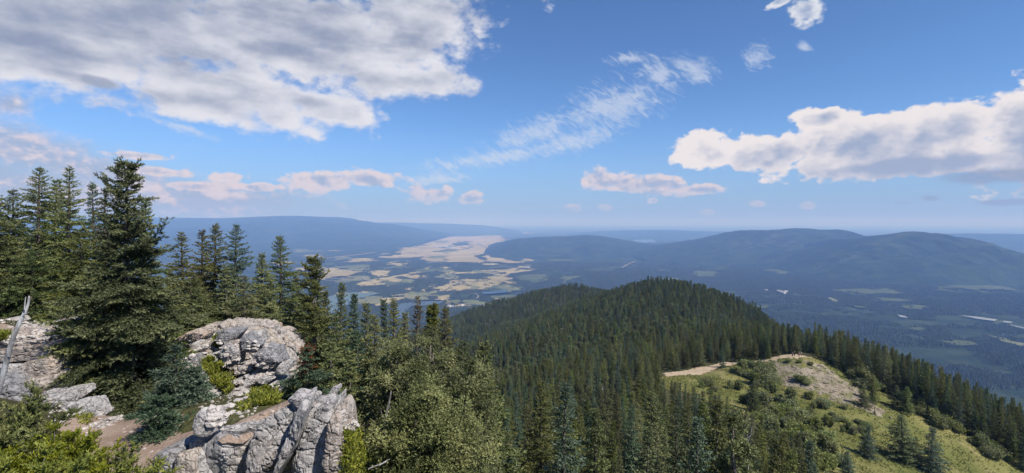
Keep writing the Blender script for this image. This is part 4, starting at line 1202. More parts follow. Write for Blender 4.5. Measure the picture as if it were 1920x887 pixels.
# a thinned break along the trail beyond the viewpoint
brk = (np.abs(px - 1478) < 8) & (y > 184) & (y < 250)
ok &= ~brk
x, y, z = x[ok], y[ok], z[ok] - 0.3
P_all = np.concatenate([np.array(pts).reshape(-1, 3), np.stack([x, y, z], 1)])
rg = np.random.default_rng(9); n = len(P_all)
hsc = rg.uniform(0.6, 1.3, n) * (1 + 0.30 * fbm(P_all * 0.03, 3, seed=4))
wsc = hsc * rg.uniform(0.85, 1.25, n)
D_ = P_all[:, 1]
nl_ = len(pts)
hsc[:nl_] = np.minimum(hsc[:nl_], np.array([p[5] for p in left_over]) / 10.0); wsc[:nl_] = hsc[:nl_] * rg.uniform(0.9, 1.2, nl_)
pxx = 960 + P_all[:, 0] / D_ * F
right_ = (P_all[:, 0] > 0.6 * D_) & (D_ < 210); hsc[right_] *= 1.25
cap_ = ((EYE - np.interp(pxx, *SKYL)) / F * D_ - P_all[:, 2]) / 10.0      # the trees on the right flank keep to one even top line
hsc = np.where((pxx > 1480) & (D_ < 420), np.minimum(hsc, np.maximum(cap_ * rg.uniform(0.85, 1.03, n), 0.25)), hsc)
kind_ = np.where(D_ < 250, rg.integers(6, 15, n), rg.integers(0, 6, n))
print('forest trees', n)
gn_scatter('forest', P_all, np.stack([wsc, wsc, hsc], 1), np.stack([rg.normal(0, 0.02, n), rg.normal(0, 0.02, n), rg.uniform(0, 6.28, n)], 1), kind_, proto_col, M['forest'])

# ------------------------------------------------------------------ rocks
_ico = {}
def ico(sub):
    if sub not in _ico:
        bm = bmesh.new(); bmesh.ops.create_icosphere(bm, subdivisions=sub, radius=1.0)
        V = np.array([v.co for v in bm.verts]); Fc = np.array([[v.index for v in f.verts] for f in bm.faces]); bm.free()
        _ico[sub] = (norm(V), Fc)
    return _ico[sub]

def worley(P, seed=0):
    f = np.floor(P).astype(np.int64); fr = P - f
    d1 = np.full(len(P), 9.0); d2 = d1.copy()
    for a in (-1, 0, 1):
        for b in (-1, 0, 1):
            for c_ in (-1, 0, 1):
                i = f + np.array([a, b, c_])
                o = np.stack([_h(i[:, 0], i[:, 1], i[:, 2], seed + k) for k in (1, 2, 3)], 1) + np.array([a, b, c_]) - fr
                d = np.sqrt((o ** 2).sum(1)); m_ = d < d1
                d2 = np.where(m_, d1, np.minimum(d2, d)); d1 = np.where(m_, d, d1)
    return d1, d2

ROCKV = []
def rock_mesh(name, poly_px, D, thick, seed, mat, sub=5, chips=14, rough=0.042, crack=1.1, tilt=(0.0, 0.0), bed=(0.15, 0.1, 1.0), sharp=30, grow=1.04):
    """a convex block given by its outline, distance and thickness, chipped, cracked and bedded"""
    rg = np.random.default_rng(seed); rr = random.Random(seed)
    pc = np.mean(poly_px, 0); Pw = np.array([at(pc[0] + (px - pc[0]) * grow, pc[1] + (py - pc[1]) * grow, D) for px, py in poly_px]); cen = Pw.mean(0); cen[1] = D + thick * 0.5
    P2 = Pw[:, [0, 2]] - cen[[0, 2]]
    area = 0.5 * sum(P2[i, 0] * P2[(i + 1) % len(P2), 1] - P2[(i + 1) % len(P2), 0] * P2[i, 1] for i in range(len(P2)))
    if area < 0: P2 = P2[::-1]
    N = []; Dd = []
    for i in range(len(P2)):
        a, b = P2[i], P2[(i + 1) % len(P2)]; e = b - a
        n2 = np.array([e[1], -e[0]]); n2 /= max(np.linalg.norm(n2), 1e-9)
        n3 = norm(np.array([n2[0], rr.uniform(-0.10, 0.22), n2[1]]))
        N.append(n3); Dd.append(max(0.02, n3 @ np.array([a[0], -thick * 0.5, a[1]]) + 0.02 * thick))
    N.append(norm(np.array([tilt[0] + rr.uniform(-.1, .1), -1, tilt[1] + rr.uniform(-.1, .1)]))); Dd.append(thick * 0.5)
    N.append(np.array([0, 1.0, 0])); Dd.append(thick * 0.5)
    ext = np.array([np.abs(P2[:, 0]).max(), thick * 0.5, np.abs(P2[:, 1]).max()])
    for _ in range(chips):
        n3 = norm(rg.normal(0, 1, 3)); n3[1] = -abs(n3[1])
        sup = max((P2 @ n3[[0, 2]]).max() + abs(n3[1]) * thick * 0.5, 0.02)
        N.append(n3); Dd.append(sup * rr.uniform(0.74, 0.94))
    N = np.array(N); Dd = np.array(Dd)
    U, Fc = ico(sub)
    # spread the directions by the extents so that long faces get enough vertices
    Us = norm(U * ext)
    q = np.maximum(Us @ N.T, 1e-4) / Dd[None]
    r = 1.0 / (q ** sharp).sum(1) ** (1.0 / sharp)
    V = Us * r[:, None]
    size = float(np.cbrt(ext.prod()) * 2)
    W = V + cen
    f1 = 2.2 / size
    n1 = fbm(W * f1, 5, 0.55, seed=seed)
    bd = norm(np.array(bed)); h = W @ bd
    wob = fbm(W * f1 * 0.8, 3, seed=seed + 3) * size * 0.10
    st = np.abs(((h + wob) / (size * 0.16)) % 1.0 - 0.5) * 2          # bedding steps
    st = np.clip((st - 0.15) * 6, -1, 0)
    d1, d2 = worley(W * (3.4 / size) * np.array([1.0, 1.0, 1.5]) + n1[:, None] * 0.4, seed)
    e1, e2 = worley(W * (9.0 / size) + n1[:, None] * 0.5, seed + 5)
    ck = -np.clip(1 - (d2 - d1) / 0.08, 0, 1) * crack - 0.16 * np.clip(1 - (e2 - e1) / 0.12, 0, 1) * crack - 0.3 * d1
    n4 = fbm(W * f1 * 5, 3, 0.6, seed=seed + 9)
    disp = size * (rough * n1 + 0.022 * st + 0.035 * ck + 0.012 * n4)
    V = V + norm(V) * disp[:, None]
    me = mesh_from(name, V, Fc, mat, False)
    # soften only the shallow creases
    ROCKV.append((V + cen, Fc))
    return me, cen

rk = [0]
def block(parent, poly, D, th, mat, sub=5, name='rock_block', **kw):
    rk[0] += 1
    me, cen = rock_mesh(name, poly, D, th, 40 + rk[0], M[mat], sub, **kw)
    if parent is None:
        return link(name, me, loc=cen)
    return link(name, me, parent, Vector(cen) - parent.location)

def outcrop(loc, label):
    e = bpy.data.objects.new('rock_outcrop', None); COL.objects.link(e); e.location = loc
    e['label'] = label; e['category'] = 'rock'; return e

fo = outcrop(at(500, 860, 6.9), 'pale grey cracked limestone block face at the bottom, with the slanting fin')
block(fo, [(350, 814), (372, 826), (405, 815), (411, 850), (412, 905), (392, 915), (362, 885), (347, 845)], 6.85, 0.7, 'rock', 5)
block(fo, [(407, 812), (440, 806), (468, 808), (469, 850), (468, 915), (409, 915)], 6.65, 0.8, 'rock', 6, tilt=(0, 0.25))
block(fo, [(466, 808), (500, 785), (545, 758), (560, 764), (548, 800), (530, 850), (505, 915), (466, 915)], 6.45, 0.9, 'rock', 6, tilt=(0.1, 0.35), bed=(0.7, 0.2, 0.7))
block(fo, [(560, 762), (577, 764), (573, 800), (548, 838), (524, 915), (500, 915), (530, 830)], 6.15, 0.55, 'rock', 5, rough=0.05, chips=4, bed=(0.9, 0, 0.4))
block(fo, [(534, 753), (555, 749), (577, 753), (575, 766), (560, 772), (544, 766)], 6.5, 0.4, 'rock', 5)
block(fo, [(556, 818), (580, 780), (594, 767), (606, 764), (616, 768), (620, 810), (602, 915), (530, 915), (543, 855)], 6.3, 0.9, 'rock', 6, tilt=(0.15, 0.25))
block(fo, [(606, 784), (620, 784), (634, 806), (640, 850), (652, 900), (650, 925), (582, 915), (604, 830)], 6.12, 0.8, 'rock_warm', 6, tilt=(0.35, 0.15), rough=0.07, chips=26)
block(fo, [(613, 746), (622, 727), (630, 724), (633, 735), (625, 748)], 7.6, 0.2, 'rock', 4)
block(fo, [(620, 772), (630, 745), (638, 742), (637, 765), (630, 778)], 7.2, 0.3, 'rock', 4)
block(fo, [(272, 864), (300, 852), (330, 853), (340, 880), (335, 915), (265, 915)], 6.7, 0.6, 'rock_dark', 5)
block(fo, [(322, 858), (345, 850), (362, 880), (366, 920), (312, 920)], 6.6, 0.5, 'rock_warm', 5)
block(fo, [(362, 850), (385, 866), (398, 915), (358, 915)], 6.7, 0.4, 'rock', 5)
block(fo, [(352, 840), (410, 812), (540, 775), (620, 775), (640, 915), (350, 915)], 6.72, 0.9, 'rock', 5, name='rock_core')
block(fo, [(412, 810), (464, 786), (540, 759), (550, 766), (508, 793), (468, 813)], 6.95, 1.0, 'dirt', 5, name='dirt_ledge', crack=0.0, rough=0.03, chips=2, tilt=(0, 0.8))
b_ = block(None, [(353, 785), (365, 773), (384, 771), (400, 781), (406, 800), (398, 818), (378, 825), (358, 815)], 6.75, 0.40, 'rock', 5, name='boulder', chips=14, sharp=9, rough=0.05)
b_['label'] = 'round grey boulder perched at the left end of the front rock'; b_['category'] = 'boulder'

bo = outcrop(at(430, 720, 13.0), 'broken grey and tan outcrop above the mossy gully, with the dark overhang')
block(bo, [(315, 642), (345, 624), (400, 630), (470, 628), (500, 645), (528, 690), (522, 730), (480, 772), (400, 795), (355, 765), (328, 700)], 13.7, 2.6, 'rubble', 6, rough=0.15, tilt=(0.1, 0.5), chips=30, crack=2.0)
for (poly, D, th, mt) in [
    ([(398, 634), (403, 622), (425, 621), (441, 628), (432, 641), (410, 648)], 12.5, 0.7, 'rock_dark'),
    ([(406, 657), (425, 648), (441, 660), (438, 680), (425, 693), (409, 682)], 12.1, 0.7, 'rock'),
    ([(443, 637), (468, 630), (486, 650), (478, 663), (455, 661)], 12.3, 0.6, 'rock_dark'),
    ([(466, 626), (477, 621), (486, 624), (489, 643), (475, 649)], 12.8, 0.5, 'rock'),
    ([(484, 646), (500, 645), (504, 660), (489, 663)], 12.8, 0.5, 'rock'),
    ([(498, 657), (513, 656), (514, 664), (500, 668)], 12.9, 0.5, 'rock'),
    ([(466, 673), (488, 661), (512, 665), (519, 684), (500, 694), (470, 689)], 11.6, 1.0, 'rock_dark'),
    ([(507, 676), (525, 680), (533, 692), (530, 706), (511, 702)], 11.9, 0.8, 'rock'),
    ([(484, 708), (508, 714), (530, 716), (522, 736), (500, 742), (486, 727)], 12.3, 0.8, 'rock_dark'),
    ([(440, 690), (468, 690), (485, 715), (470, 737), (445, 722)], 12.3, 0.8, 'rubble'),
    ([(344, 676), (363, 667), (374, 688), (359, 702), (345, 694)], 12.0, 0.6, 'rock_dark'),
    ([(354, 646), (390, 640), (401, 665), (385, 682), (360, 674)], 12.6, 0.7, 'rubble'),
    ([(316, 642), (350, 622), (371, 630), (356, 651), (325, 657)], 13.0, 0.7, 'rock_warm'),
    ([(368, 702), (390, 692), (396, 725), (380, 742)], 11.9, 0.6, 'rubble'),
    ([(408, 747), (438, 730), (460, 741), (466, 766), (430, 788), (406, 777)], 11.0, 0.8, 'rock'),
    ([(440, 720), (466, 722), (476, 745), (455, 757)], 11.6, 0.6, 'rubble'),
    ([(460, 747), (487, 750), (502, 766), (470, 777)], 10.8, 0.6, 'rubble'),
    ([(394, 777), (430, 772), (446, 792), (410, 808)], 9.4, 0.5, 'rock'),
    ([(425, 640), (445, 640), (452, 665), (440, 672), (428, 655)], 12.4, 0.5, 'rock_warm')]:
    block(bo, poly, D, th, mt, 5)
rr = random.Random(3)
for k in range(95):
    px = rr.uniform(330, 515); py = rr.uniform(640, 785)
    if not in_poly([px], [py], [(330, 650), (500, 650), (520, 720), (470, 780), (400, 795), (350, 740)])[0]: continue
    w = rr.uniform(4, 15); h_ = w * rr.uniform(0.5, 0.9)
    poly = [(px + w * math.cos(a) * rr.uniform(.75, 1.1), py + h_ * math.sin(a) * rr.uniform(.75, 1.1)) for a in np.linspace(0, 6.28, 7)[:-1]]
    block(bo, poly, 12.75 - (py - 640) / 150 * 2.4, 0.5, rr.choice(['rubble', 'rock', 'rock_warm', 'rock']), 4)

lo = outcrop(at(60, 740, 11.0), 'layered pinkish tan ledge at the left edge beside the bare snag')
block(lo, [(-80, 642), (60, 630), (85, 642), (104, 670), (105, 700), (95, 745), (60, 795), (-80, 805)], 11.3, 2.6, 'rock_warm', 5, tilt=(0.1, 0.35), bed=(0.05, 0.1, 1))
for (poly, D, th, mt) in [
    ([(-60, 642), (40, 629), (85, 635), (92, 650), (20, 664), (-60, 667)], 10.9, 1.3, 'rock_warm'),
    ([(-60, 664), (30, 656), (98, 648), (105, 668), (60, 680), (-60, 686)], 10.7, 1.2, 'rock_warm'),
    ([(27, 682), (80, 671), (101, 680), (96, 702), (60, 720), (27, 714)], 10.35, 1.0, 'rock_warm'),
    ([(-60, 690), (25, 686), (28, 716), (-60, 724)], 10.3, 1.0, 'rock'),
    ([(18, 716), (60, 712), (86, 705), (82, 740), (50, 772), (18, 748)], 10.1, 0.9, 'rock_warm'),
    ([(68, 745), (88, 735), (93, 760), (75, 774)], 9.9, 0.6, 'rock'),
    ([(-60, 722), (10, 721), (32, 740), (26, 772), (-60, 768)], 9.8, 0.8, 'rock_dark'),
    ([(94, 718), (101, 700), (112, 695), (114, 705), (111, 736), (98, 747)], 10.5, 0.6, 'rock_warm'),
    ([(84, 757), (98, 742), (118, 739), (125, 750), (123, 763), (105, 777), (87, 782)], 9.8, 0.7, 'rock'),
    ([(98, 774), (125, 760), (140, 771), (161, 800), (150, 808), (115, 808), (97, 792)], 9.4, 0.8, 'rock'),
    ([(88, 792), (115, 796), (150, 808), (166, 836), (120, 842), (93, 817)], 8.9, 0.7, 'rock_warm'),
    ([(158, 802), (184, 806), (193, 819), (175, 824)], 8.9, 0.3, 'rubble'),
    ([(52, 790), (80, 788), (96, 815), (70, 824), (50, 810)], 9.3, 0.6, 'rock'),
    ([(186, 790), (205, 784), (214, 793), (206, 803), (190, 802)], 9.3, 0.25, 'rock'),
    ([(1, 600), (30, 597), (38, 604), (4, 606)], 15.0, 0.5, 'rock')]:
    block(lo, poly, D, th, mt, 5, bed=(0.05, 0.1, 1), grow=1.2 if D < 10.0 else 1.06)
# grey ledges beside the lower path, half hidden by the trees
po = outcrop(Vector((25, 133, -45)), 'pale grey ledges beside the path in the middle of the forest')
for (poly, D, th) in [([(1108, 742), (1122, 733), (1140, 733), (1142, 742), (1120, 750)], 132, 3), ([(1125, 736), (1150, 731), (1160, 738), (1148, 746)], 131, 3),
                      ([(1155, 733), (1172, 726), (1172, 738), (1160, 742)], 132, 3), ([(1130, 746), (1142, 745), (1144, 768), (1132, 765)], 125, 3)]:
    block(po, poly, D, th, 'rock_dark', 4)

RB_ = BVHTree.FromPolygons([tuple(v) for V, _ in ROCKV for v in V.tolist()],
                           [tuple(i + o for i in f) for (V, Fc), o in zip(ROCKV, np.cumsum([0] + [len(V) for V, _ in ROCKV])[:-1]) for f in Fc.tolist()])
def hit_near(px, py):
    d = Vector(((px - 960) / F, 1, (EYE - py) / F)).normalized(); best = None
    for b in (MB, RB_):
        h = b.ray_cast(Vector((0, 0, 0)), d)
        if h[0] is not None and (best is None or h[3] < best[3]): best = h
    return best

# ------------------------------------------------------------------ loose stones and low plants between the rocks
def zone_hits(poly, n, seed):
    rg = random.Random(seed); xs = [p[0] for p in poly]; ys = [p[1] for p in poly]; out = []
    while n > 0:
        n -= 1
        px = rg.uniform(min(xs), max(xs)); py = rg.uniform(min(ys), max(ys))
        if in_poly([px], [py], poly)[0]:
            h = hit_near(px, py)
            if h is not None: out.append(h[0])
    return out
def stones(zones, seed):
    rg = np.random.default_rng(seed); U, Fc = ico(1); Vs = []; Fs = []; o = 0
    for poly, n, s0, s1 in zones:
        for p in zone_hits(poly, n, seed + n):
            s = s0 * (s1 / s0) ** (rg.random() ** 2.2)
            V = U * (1 + rg.uniform(-0.3, 0.3, (len(U), 1))) * s * np.array([rg.uniform(.7, 1.4), rg.uniform(.7, 1.4), rg.uniform(.4, .8)])
            Vs.append(V + np.array(p)); Fs.append(Fc + o); o += len(V)
    link('loose_stones', mesh_from('loose_stones', np.concatenate(Vs), np.concatenate(Fs), M['pebble'], False), kind='stuff')
stones([([(165, 785), (300, 775), (290, 850), (170, 835)], 500, 0.006, 0.05), ([(0, 600), (140, 600), (110, 645), (0, 645)], 500, 0.012, 0.09),
        ([(320, 635), (510, 640), (525, 720), (470, 780), (400, 800), (350, 740)], 1100, 0.012, 0.09), ([(409, 807), (464, 781), (542, 757), (503, 786), (467, 807)], 160, 0.004, 0.025),
        ([(80, 740), (160, 790), (200, 830), (100, 830)], 250, 0.01, 0.06), ([(640, 770), (690, 780), (690, 830), (640, 830)], 120, 0.01, 0.05)], 4)
drape('dirt_patch', [(120, 795), (180, 776), (300, 772), (345, 785), (355, 850), (300, 900), (200, 890), (130, 850)], M['dirt'], 0.05, 0.02, 31, 0.10, far=14)
drape('dirt_patch', [(-60, 600), (60, 601), (145, 603), (140, 630), (110, 650), (0, 655), (-60, 660)], M['dirt'], 0.12, 0.03, 32, 0.06, far=22)
drape('dirt_patch', [(640, 780), (675, 776), (700, 800), (690, 825), (650, 826)], M['dirt'], 0.05, 0.02, 33, 0.10, far=14)

def low_plants(zones, seed, name, mat):
    rg = np.random.default_rng(seed); P = []; D_ = []; L = []
    for poly, n, l in zones:
        for p in zone_hits(poly, n, seed + n):
            k = 5
            P.append(np.array(p)[None] + rg.normal(0, l * 0.4, (k, 3)) * np.array([1, 1, 0.2])); D_.append(np.column_stack([rg.normal(0, 0.5, (k, 2)), np.ones(k)])); L.append(np.full(k, l) * rg.uniform(0.6, 1.3, k))
    P = np.concatenate(P); D_ = np.concatenate(D_); L = np.concatenate(L)
    V, Fc, T = shoots_mesh(P, D_, L, 6, 0.12, rg)
    link(name, mesh_from(name, V, Fc, mat, False, T), kind='stuff')
low_plants([([(380, 680), (395, 672), (432, 700), (438, 730), (425, 742), (398, 715)], 900, 0.10), ([(470, 735), (500, 728), (525, 738), (515, 757), (480, 762)], 500, 0.10),
            ([(645, 812), (700, 820), (720, 905), (645, 905)], 900, 0.08), ([(0, 624), (14, 628), (12, 638), (0, 640)], 120, 0.1), ([(405, 625), (400, 640), (412, 655), (402, 650)], 120, 0.08),
            ([(140, 780), (170, 776), (180, 790), (150, 800)], 60, 0.06), ([(450, 755), (470, 760), (460, 775), (448, 770)], 120, 0.07)], 8, 'alpine_ground_cover', M['bush'])

# ------------------------------------------------------------------ bare wood
def snag(name, px_pts, D, rad_px, label, twigs=(), cat='dead tree', mat='deadwood'):
    b = Build()
    pts = np.array([at(px, py, D) for px, py in px_pts]); n = len(pts)
    t = np.linspace(0, 1, n); tt = np.linspace(0, 1, n * 4)
    P = np.stack([np.interp(tt, t, pts[:, k]) for k in range(3)], 1)
    P[:, 1] += 0.02 * np.sin(tt * 9)
    r = np.interp(tt, np.linspace(0, 1, len(rad_px)), rad_px) / F * D
    r = r * (1 + 0.06 * fbm(P * 9, 2, seed=8))
    b.tube(P, r, 10)
    for tw in twigs:
        q = np.array([at(px, py, D - 0.02) for px, py in tw[0]]); b.tube(q, np.linspace(tw[1], tw[1] * 0.4, len(q)) / F * D, 6)
    o = link(name, b.mesh(name, M[mat]))
    o['label'] = label; o['category'] = cat
    return o
snag('bare_snag', [(-30, 790), (-8, 735), (7, 690), (21, 652), (34, 617), (43, 592), (48, 575), (53, 556)], 5.2, [5.6, 4.6, 3.4, 1.5],
     'weathered grey bare snag leaning in from the left edge', [([(46, 581), (47, 566), (48, 557)], 1.3), ([(43, 590), (50, 588), (56, 585)], 1.0), ([(18, 668), (8, 668), (-4, 668)], 1.5)])
snag('dead_trunk', [(704, 905), (712, 850), (722, 800), (727, 765), (733, 735)], 9.3, [5.5, 4.2, 3, 1.2],
     'grey dead trunk slanting up in front of the rounded pines', [([(718, 827), (738, 824), (758, 821)], 1.8), ([(724, 790), (716, 778), (714, 770)], 1.2)], mat='deadbark')
snag('bare_twigs', [(1403, 880), (1402, 845), (1401, 815), (1398, 795), (1400, 782)], 14.2, [.9, .7, 0.5, 0.3],
     'bare pale twigs above the bright pine top', [([(1400, 835), (1408, 815), (1410, 800)], .45), ([(1400, 842), (1394, 812), (1396, 790)], .4), ([(1401, 822), (1412, 812), (1413, 803)], .35)], 'twigs')
snag('fallen_branch', [(690, 880), (705, 874), (722, 866), (730, 862)], 7.9, [.8, 1.6, 1.3, .7], 'short fallen branch below the dead trunk', (), 'branch')

# ------------------------------------------------------------------ the bright evergreen bushes in the near left corner
def fir_bush(seed, w, h, nstem, sl):
    rg = np.random.default_rng(seed); rr = random.Random(seed); tr = Build(); P = []; D_ = []; T = []
    for i in range(nstem):
        a = rr.uniform(0, 6.28); lean = math.sqrt(rr.random()); L = h * rr.uniform(0.65, 1.05) * (1.05 - 0.25 * lean)
        n = 10; s = np.linspace(0, 1, n)
        B = np.column_stack([np.cos(a) * lean * w * s ** 1.1, np.sin(a) * lean * w * s ** 1.1, L * (s - 0.12 * lean * s ** 2)]); B[1:] += rg.normal(0, 0.012, (n - 1, 3))
        tr.tube(B, np.linspace(0.012, 0.003, n), 4)
        d = norm(np.gradient(B, axis=0)); tb = rr.uniform(-0.15, 0.15)
        for k in range(3, n):
            for q in range(6):
                side = norm(rg.normal(0, 1, 3)); side[2] = abs(side[2]) * 0.4 - 0.05
                td = norm(d[k] * 0.55 + side * 0.85); tl = 0.24 * (1.15 - 0.75 * s[k]) * rr.uniform(0.5, 1.2)
                u = np.arange(max(1, int(tl / (sl * 0.5)))) * sl * 0.5
                P.append(B[k] + td * u[:, None]); m_ = len(u)
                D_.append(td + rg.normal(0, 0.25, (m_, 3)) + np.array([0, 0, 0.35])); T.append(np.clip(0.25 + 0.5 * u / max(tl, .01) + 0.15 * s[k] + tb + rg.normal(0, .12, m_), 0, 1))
    P = np.concatenate(P); D_ = np.concatenate(D_); T = np.concatenate(T)
    V, Fc, T = shoots_mesh(P, D_, sl * rg.uniform(.8, 1.25, len(P)), 8, 0.12, rg, tone=T)
    return tr.mesh('bush_stems', M['bark']), mesh_from('bush_crown', V, Fc, M['bush'], False, T)
for i, (px, py, D, wpx, lab) in enumerate([
    (-5, 742, 4.6, 120, 'bright yellow-green evergreen bush in the left corner, tallest of the corner bushes'),
    (85, 795, 4.3, 110, 'evergreen bush in the corner, between its taller and its lower neighbour'),
    (205, 838, 4.5, 95, 'low evergreen bush spilling toward the dirt patch'),
    (20, 845, 3.7, 120, 'evergreen bush filling the bottom left corner')]):
    p = at(px, py, D); h = 0.95
    tm, cm = fir_bush(60 + i, wpx / F * D, h, 30, 0.055)
    tree_obj('evergreen_bush', (tm, cm), (p.x, D, p.z - h * 0.98), 0, 1, lab, 'bush', None, ('stems', 'foliage'))

# ------------------------------------------------------------------ shrubs on the slope
SH = [bush('shrub_%d' % i, (1.5, 2.0, 1.3)[i % 3], (2.0, 2.4, 3.2)[i % 3], 40 + i, 26, 0.17, 1900) for i in range(6)]
rr = random.Random(8)
def shrub(px, py, s, k, lab, grp=None, name='shrub', cat='shrub'):
    h = hit(px, py)
    if h is None: return
    st, lv, hh = SH[k]
    tree_obj(name, (st, lv), (h.x, h.y, h.z - 0.15), rr.uniform(0, 6.28), s * 1.25, lab, cat, grp, ('stems', 'leaves'), rr.uniform(0.9, 1.25))
for (px, py, s, k, lab) in [
    (1500, 716, 0.9, 0, 'dark green low shrub in the middle of the scree'), (1513, 722, 0.7, 3, 'grey-green shrub at the right of the scree shrub pair'),
    (1478, 680, 0.55, 0, 'flat green mat of shrub just below the viewpoint'), (1499, 681, 0.5, 3, 'small green shrub below the group of people'),
    (1520, 685, 0.5, 0, 'low shrub strip at the top of the scree'), (1418, 700, 1.3, 1, 'large green shrub below the bend of the trail'),
    (1400, 694, 1.1, 4, 'green shrub at the lower edge of the trail'), (1437, 712, 1.2, 1, 'leafy green shrub left of the scree'),
    (1385, 700, 1.0, 0, 'leftmost green shrub along the trail'), (1543, 664, 1.1, 2, 'pale yellow-green bush at the right of the viewpoint'),
    (1478, 624, 1.2, 2, 'pale bush by the track behind the viewpoint')]:
    shrub(px, py, s, k, lab)
ZN = [([(1400, 740), (1470, 745), (1540, 800), (1600, 887), (1500, 887), (1420, 800)], 52, 'pale green leafy shrub on the slope below the trail', 'pale shrubs below the trail', (0.6, 1.3)),
      ([(1375, 695), (1450, 690), (1470, 740), (1420, 735)], 26, 'green shrub in the patch between trail and scree', 'shrubs between trail and scree', (0.6, 1.1)),
      ([(1575, 690), (1640, 705), (1660, 738), (1620, 730)], 22, 'yellow-green shrub on the grass right of the scree', 'yellow shrubs right of the scree', (0.7, 1.3)),
      ([(1690, 745), (1760, 770), (1810, 815), (1740, 800)], 30, 'yellow-green shrub along the upper edge of the meadow', 'yellow shrubs along the meadow edge', (0.5, 1.0)),
      ([(1800, 805), (1880, 840), (1915, 880), (1850, 860)], 22, 'pale shrub among the trees at the right edge of the meadow', 'shrubs at the right edge of the meadow', (0.5, 1.1)),
      ([(1300, 715), (1400, 730), (1420, 770), (1330, 750)], 16, 'small shrub on the dry grass below the path', 'shrubs on the dry grass', (0.4, 0.8)),
      ([(1500, 740), (1600, 770), (1660, 840), (1560, 820)], 20, 'low green shrub on the lower meadow', 'low shrubs on the lower meadow', (0.35, 0.8))]
for poly, n, lab, grp, sr in ZN:
    xs = [p[0] for p in poly]; ys = [p[1] for p in poly]; k = 0
    while k < n:
        px = rr.uniform(min(xs), max(xs)); py = rr.uniform(min(ys), max(ys))
        if not in_poly([px], [py], poly)[0]: continue
        s_ = rr.uniform(*sr); kk = rr.randrange(6); w_ = ('round', 'spreading', 'upright')[kk % 3]
        shrub(px, py, s_, kk, ('large ' if s_ > (sr[0] + sr[1]) / 2 else 'small ') + w_ + ' ' + lab, grp); k += 1

def scree_stones():
    rg = np.random.default_rng(19); xs = np.array([p[0] for p in SCREE]); ys = np.array([p[1] for p in SCREE]); U, Fc = ico(1); Vs = []; Fs = []; o = 0
    for _ in range(1500):
        x = rg.uniform(xs.min() - 4, xs.max() + 4); y = rg.uniform(ys.min() - 4, ys.max() + 4)
        if not in_poly([x + rg.normal(0, 2)], [y + rg.normal(0, 2)], SCREE)[0]: continue
        s = 0.10 * (0.75 / 0.10) ** (rg.random() ** 2.6)
        V = U * (1 + rg.uniform(-0.3, 0.3, (len(U), 1))) * s * np.array([rg.uniform(.7, 1.6), rg.uniform(.7, 1.6), rg.uniform(.35, .7)])
        Vs.append(V + np.array([x, y, ground(x, y) + 0.15])); Fs.append(Fc + o); o += len(V)
    link('scree_rocks', mesh_from('scree_rocks', np.concatenate(Vs), np.concatenate(Fs), M['scree'], False), kind='stuff')
scree_stones()

def grass():
    rg = np.random.default_rng(12); xs = np.array([p[0] for p in MEADOW]); ys = np.array([p[1] for p in MEADOW])
    x = rg.uniform(xs.min(), xs.max(), 46000); y = rg.uniform(ys.min(), ys.max(), 46000)
    k = in_poly(x, y, MEADOW) & ~in_poly(x, y, TRAIL) & (~in_poly(x, y, SCREE) | (rg.random(len(x)) < 0.12))
    cl = fbm(xy3(x, y, 0.25), 3, seed=66); k &= cl > rg.uniform(-0.5, 0.4, len(x))
    x, y, cl = x[k], y[k], cl[k]; z = height(x, y)
    z = np.array([ground(a, b) for a, b in zip(x, y)])
    n = len(x); P = np.stack([x, y, z], 1)
    V, Fc, T = shoots_mesh(P, np.column_stack([rg.normal(0, .4, (n, 2)), np.ones(n)]), rg.uniform(0.25, 0.7, n), 5, 0.16, rg, tone=np.clip(rg.random(n) * 0.6 + cl * 0.5, 0, 1))
    m = needles('tussock_grass', (0.10, 0.11, 0.03), (0.17, 0.175, 0.05), (0.26, 0.23, 0.10), 0.01)
    link('grass', mesh_from('grass', V, Fc, m, False, T), kind='stuff')
grass()

# ------------------------------------------------------------------ the group of people at the viewpoint
def cloth_mat(name, col):
    m, g, out = mat_new(name); n = g.noise(tcobj(g), 30, 3)
    principled(g, out, g.mix(n, tuple(c * 0.8 for c in col), col), 0.85, 0.2); return m
SKIN = cloth_mat('skin', (0.45, 0.29, 0.21)); HAIR = cloth_mat('hair', (0.05, 0.035, 0.025))
def skin_mesh(name, joints, edges, radii, mat):
    me = bpy.data.meshes.new(name); me.from_pydata(joints, edges, []); me.update()
    o = bpy.data.objects.new(name, me); COL.objects.link(o)
    sk = o.modifiers.new('skin', 'SKIN'); sk.use_smooth_shade = True
    sv = me.skin_vertices[0].data if me.skin_vertices else None
    if sv is None:
        bm = bmesh.new(); bm.from_mesh(me); bm.verts.layers.skin.verify(); bm.to_mesh(me); bm.free(); sv = me.skin_vertices[0].data
    for i, r_ in enumerate(radii): sv[i].radius = (r_, r_); sv[i].use_root = (i == 0)
    ss = o.modifiers.new('subd', 'SUBSURF'); ss.levels = 1; ss.render_levels = 1
    dg = bpy.context.evaluated_depsgraph_get(); ev = bpy.data.meshes.new_from_object(o.evaluated_get(dg))
    bpy.data.objects.remove(o); ev.materials.clear(); ev.materials.append(mat); ev.name = name
    return ev
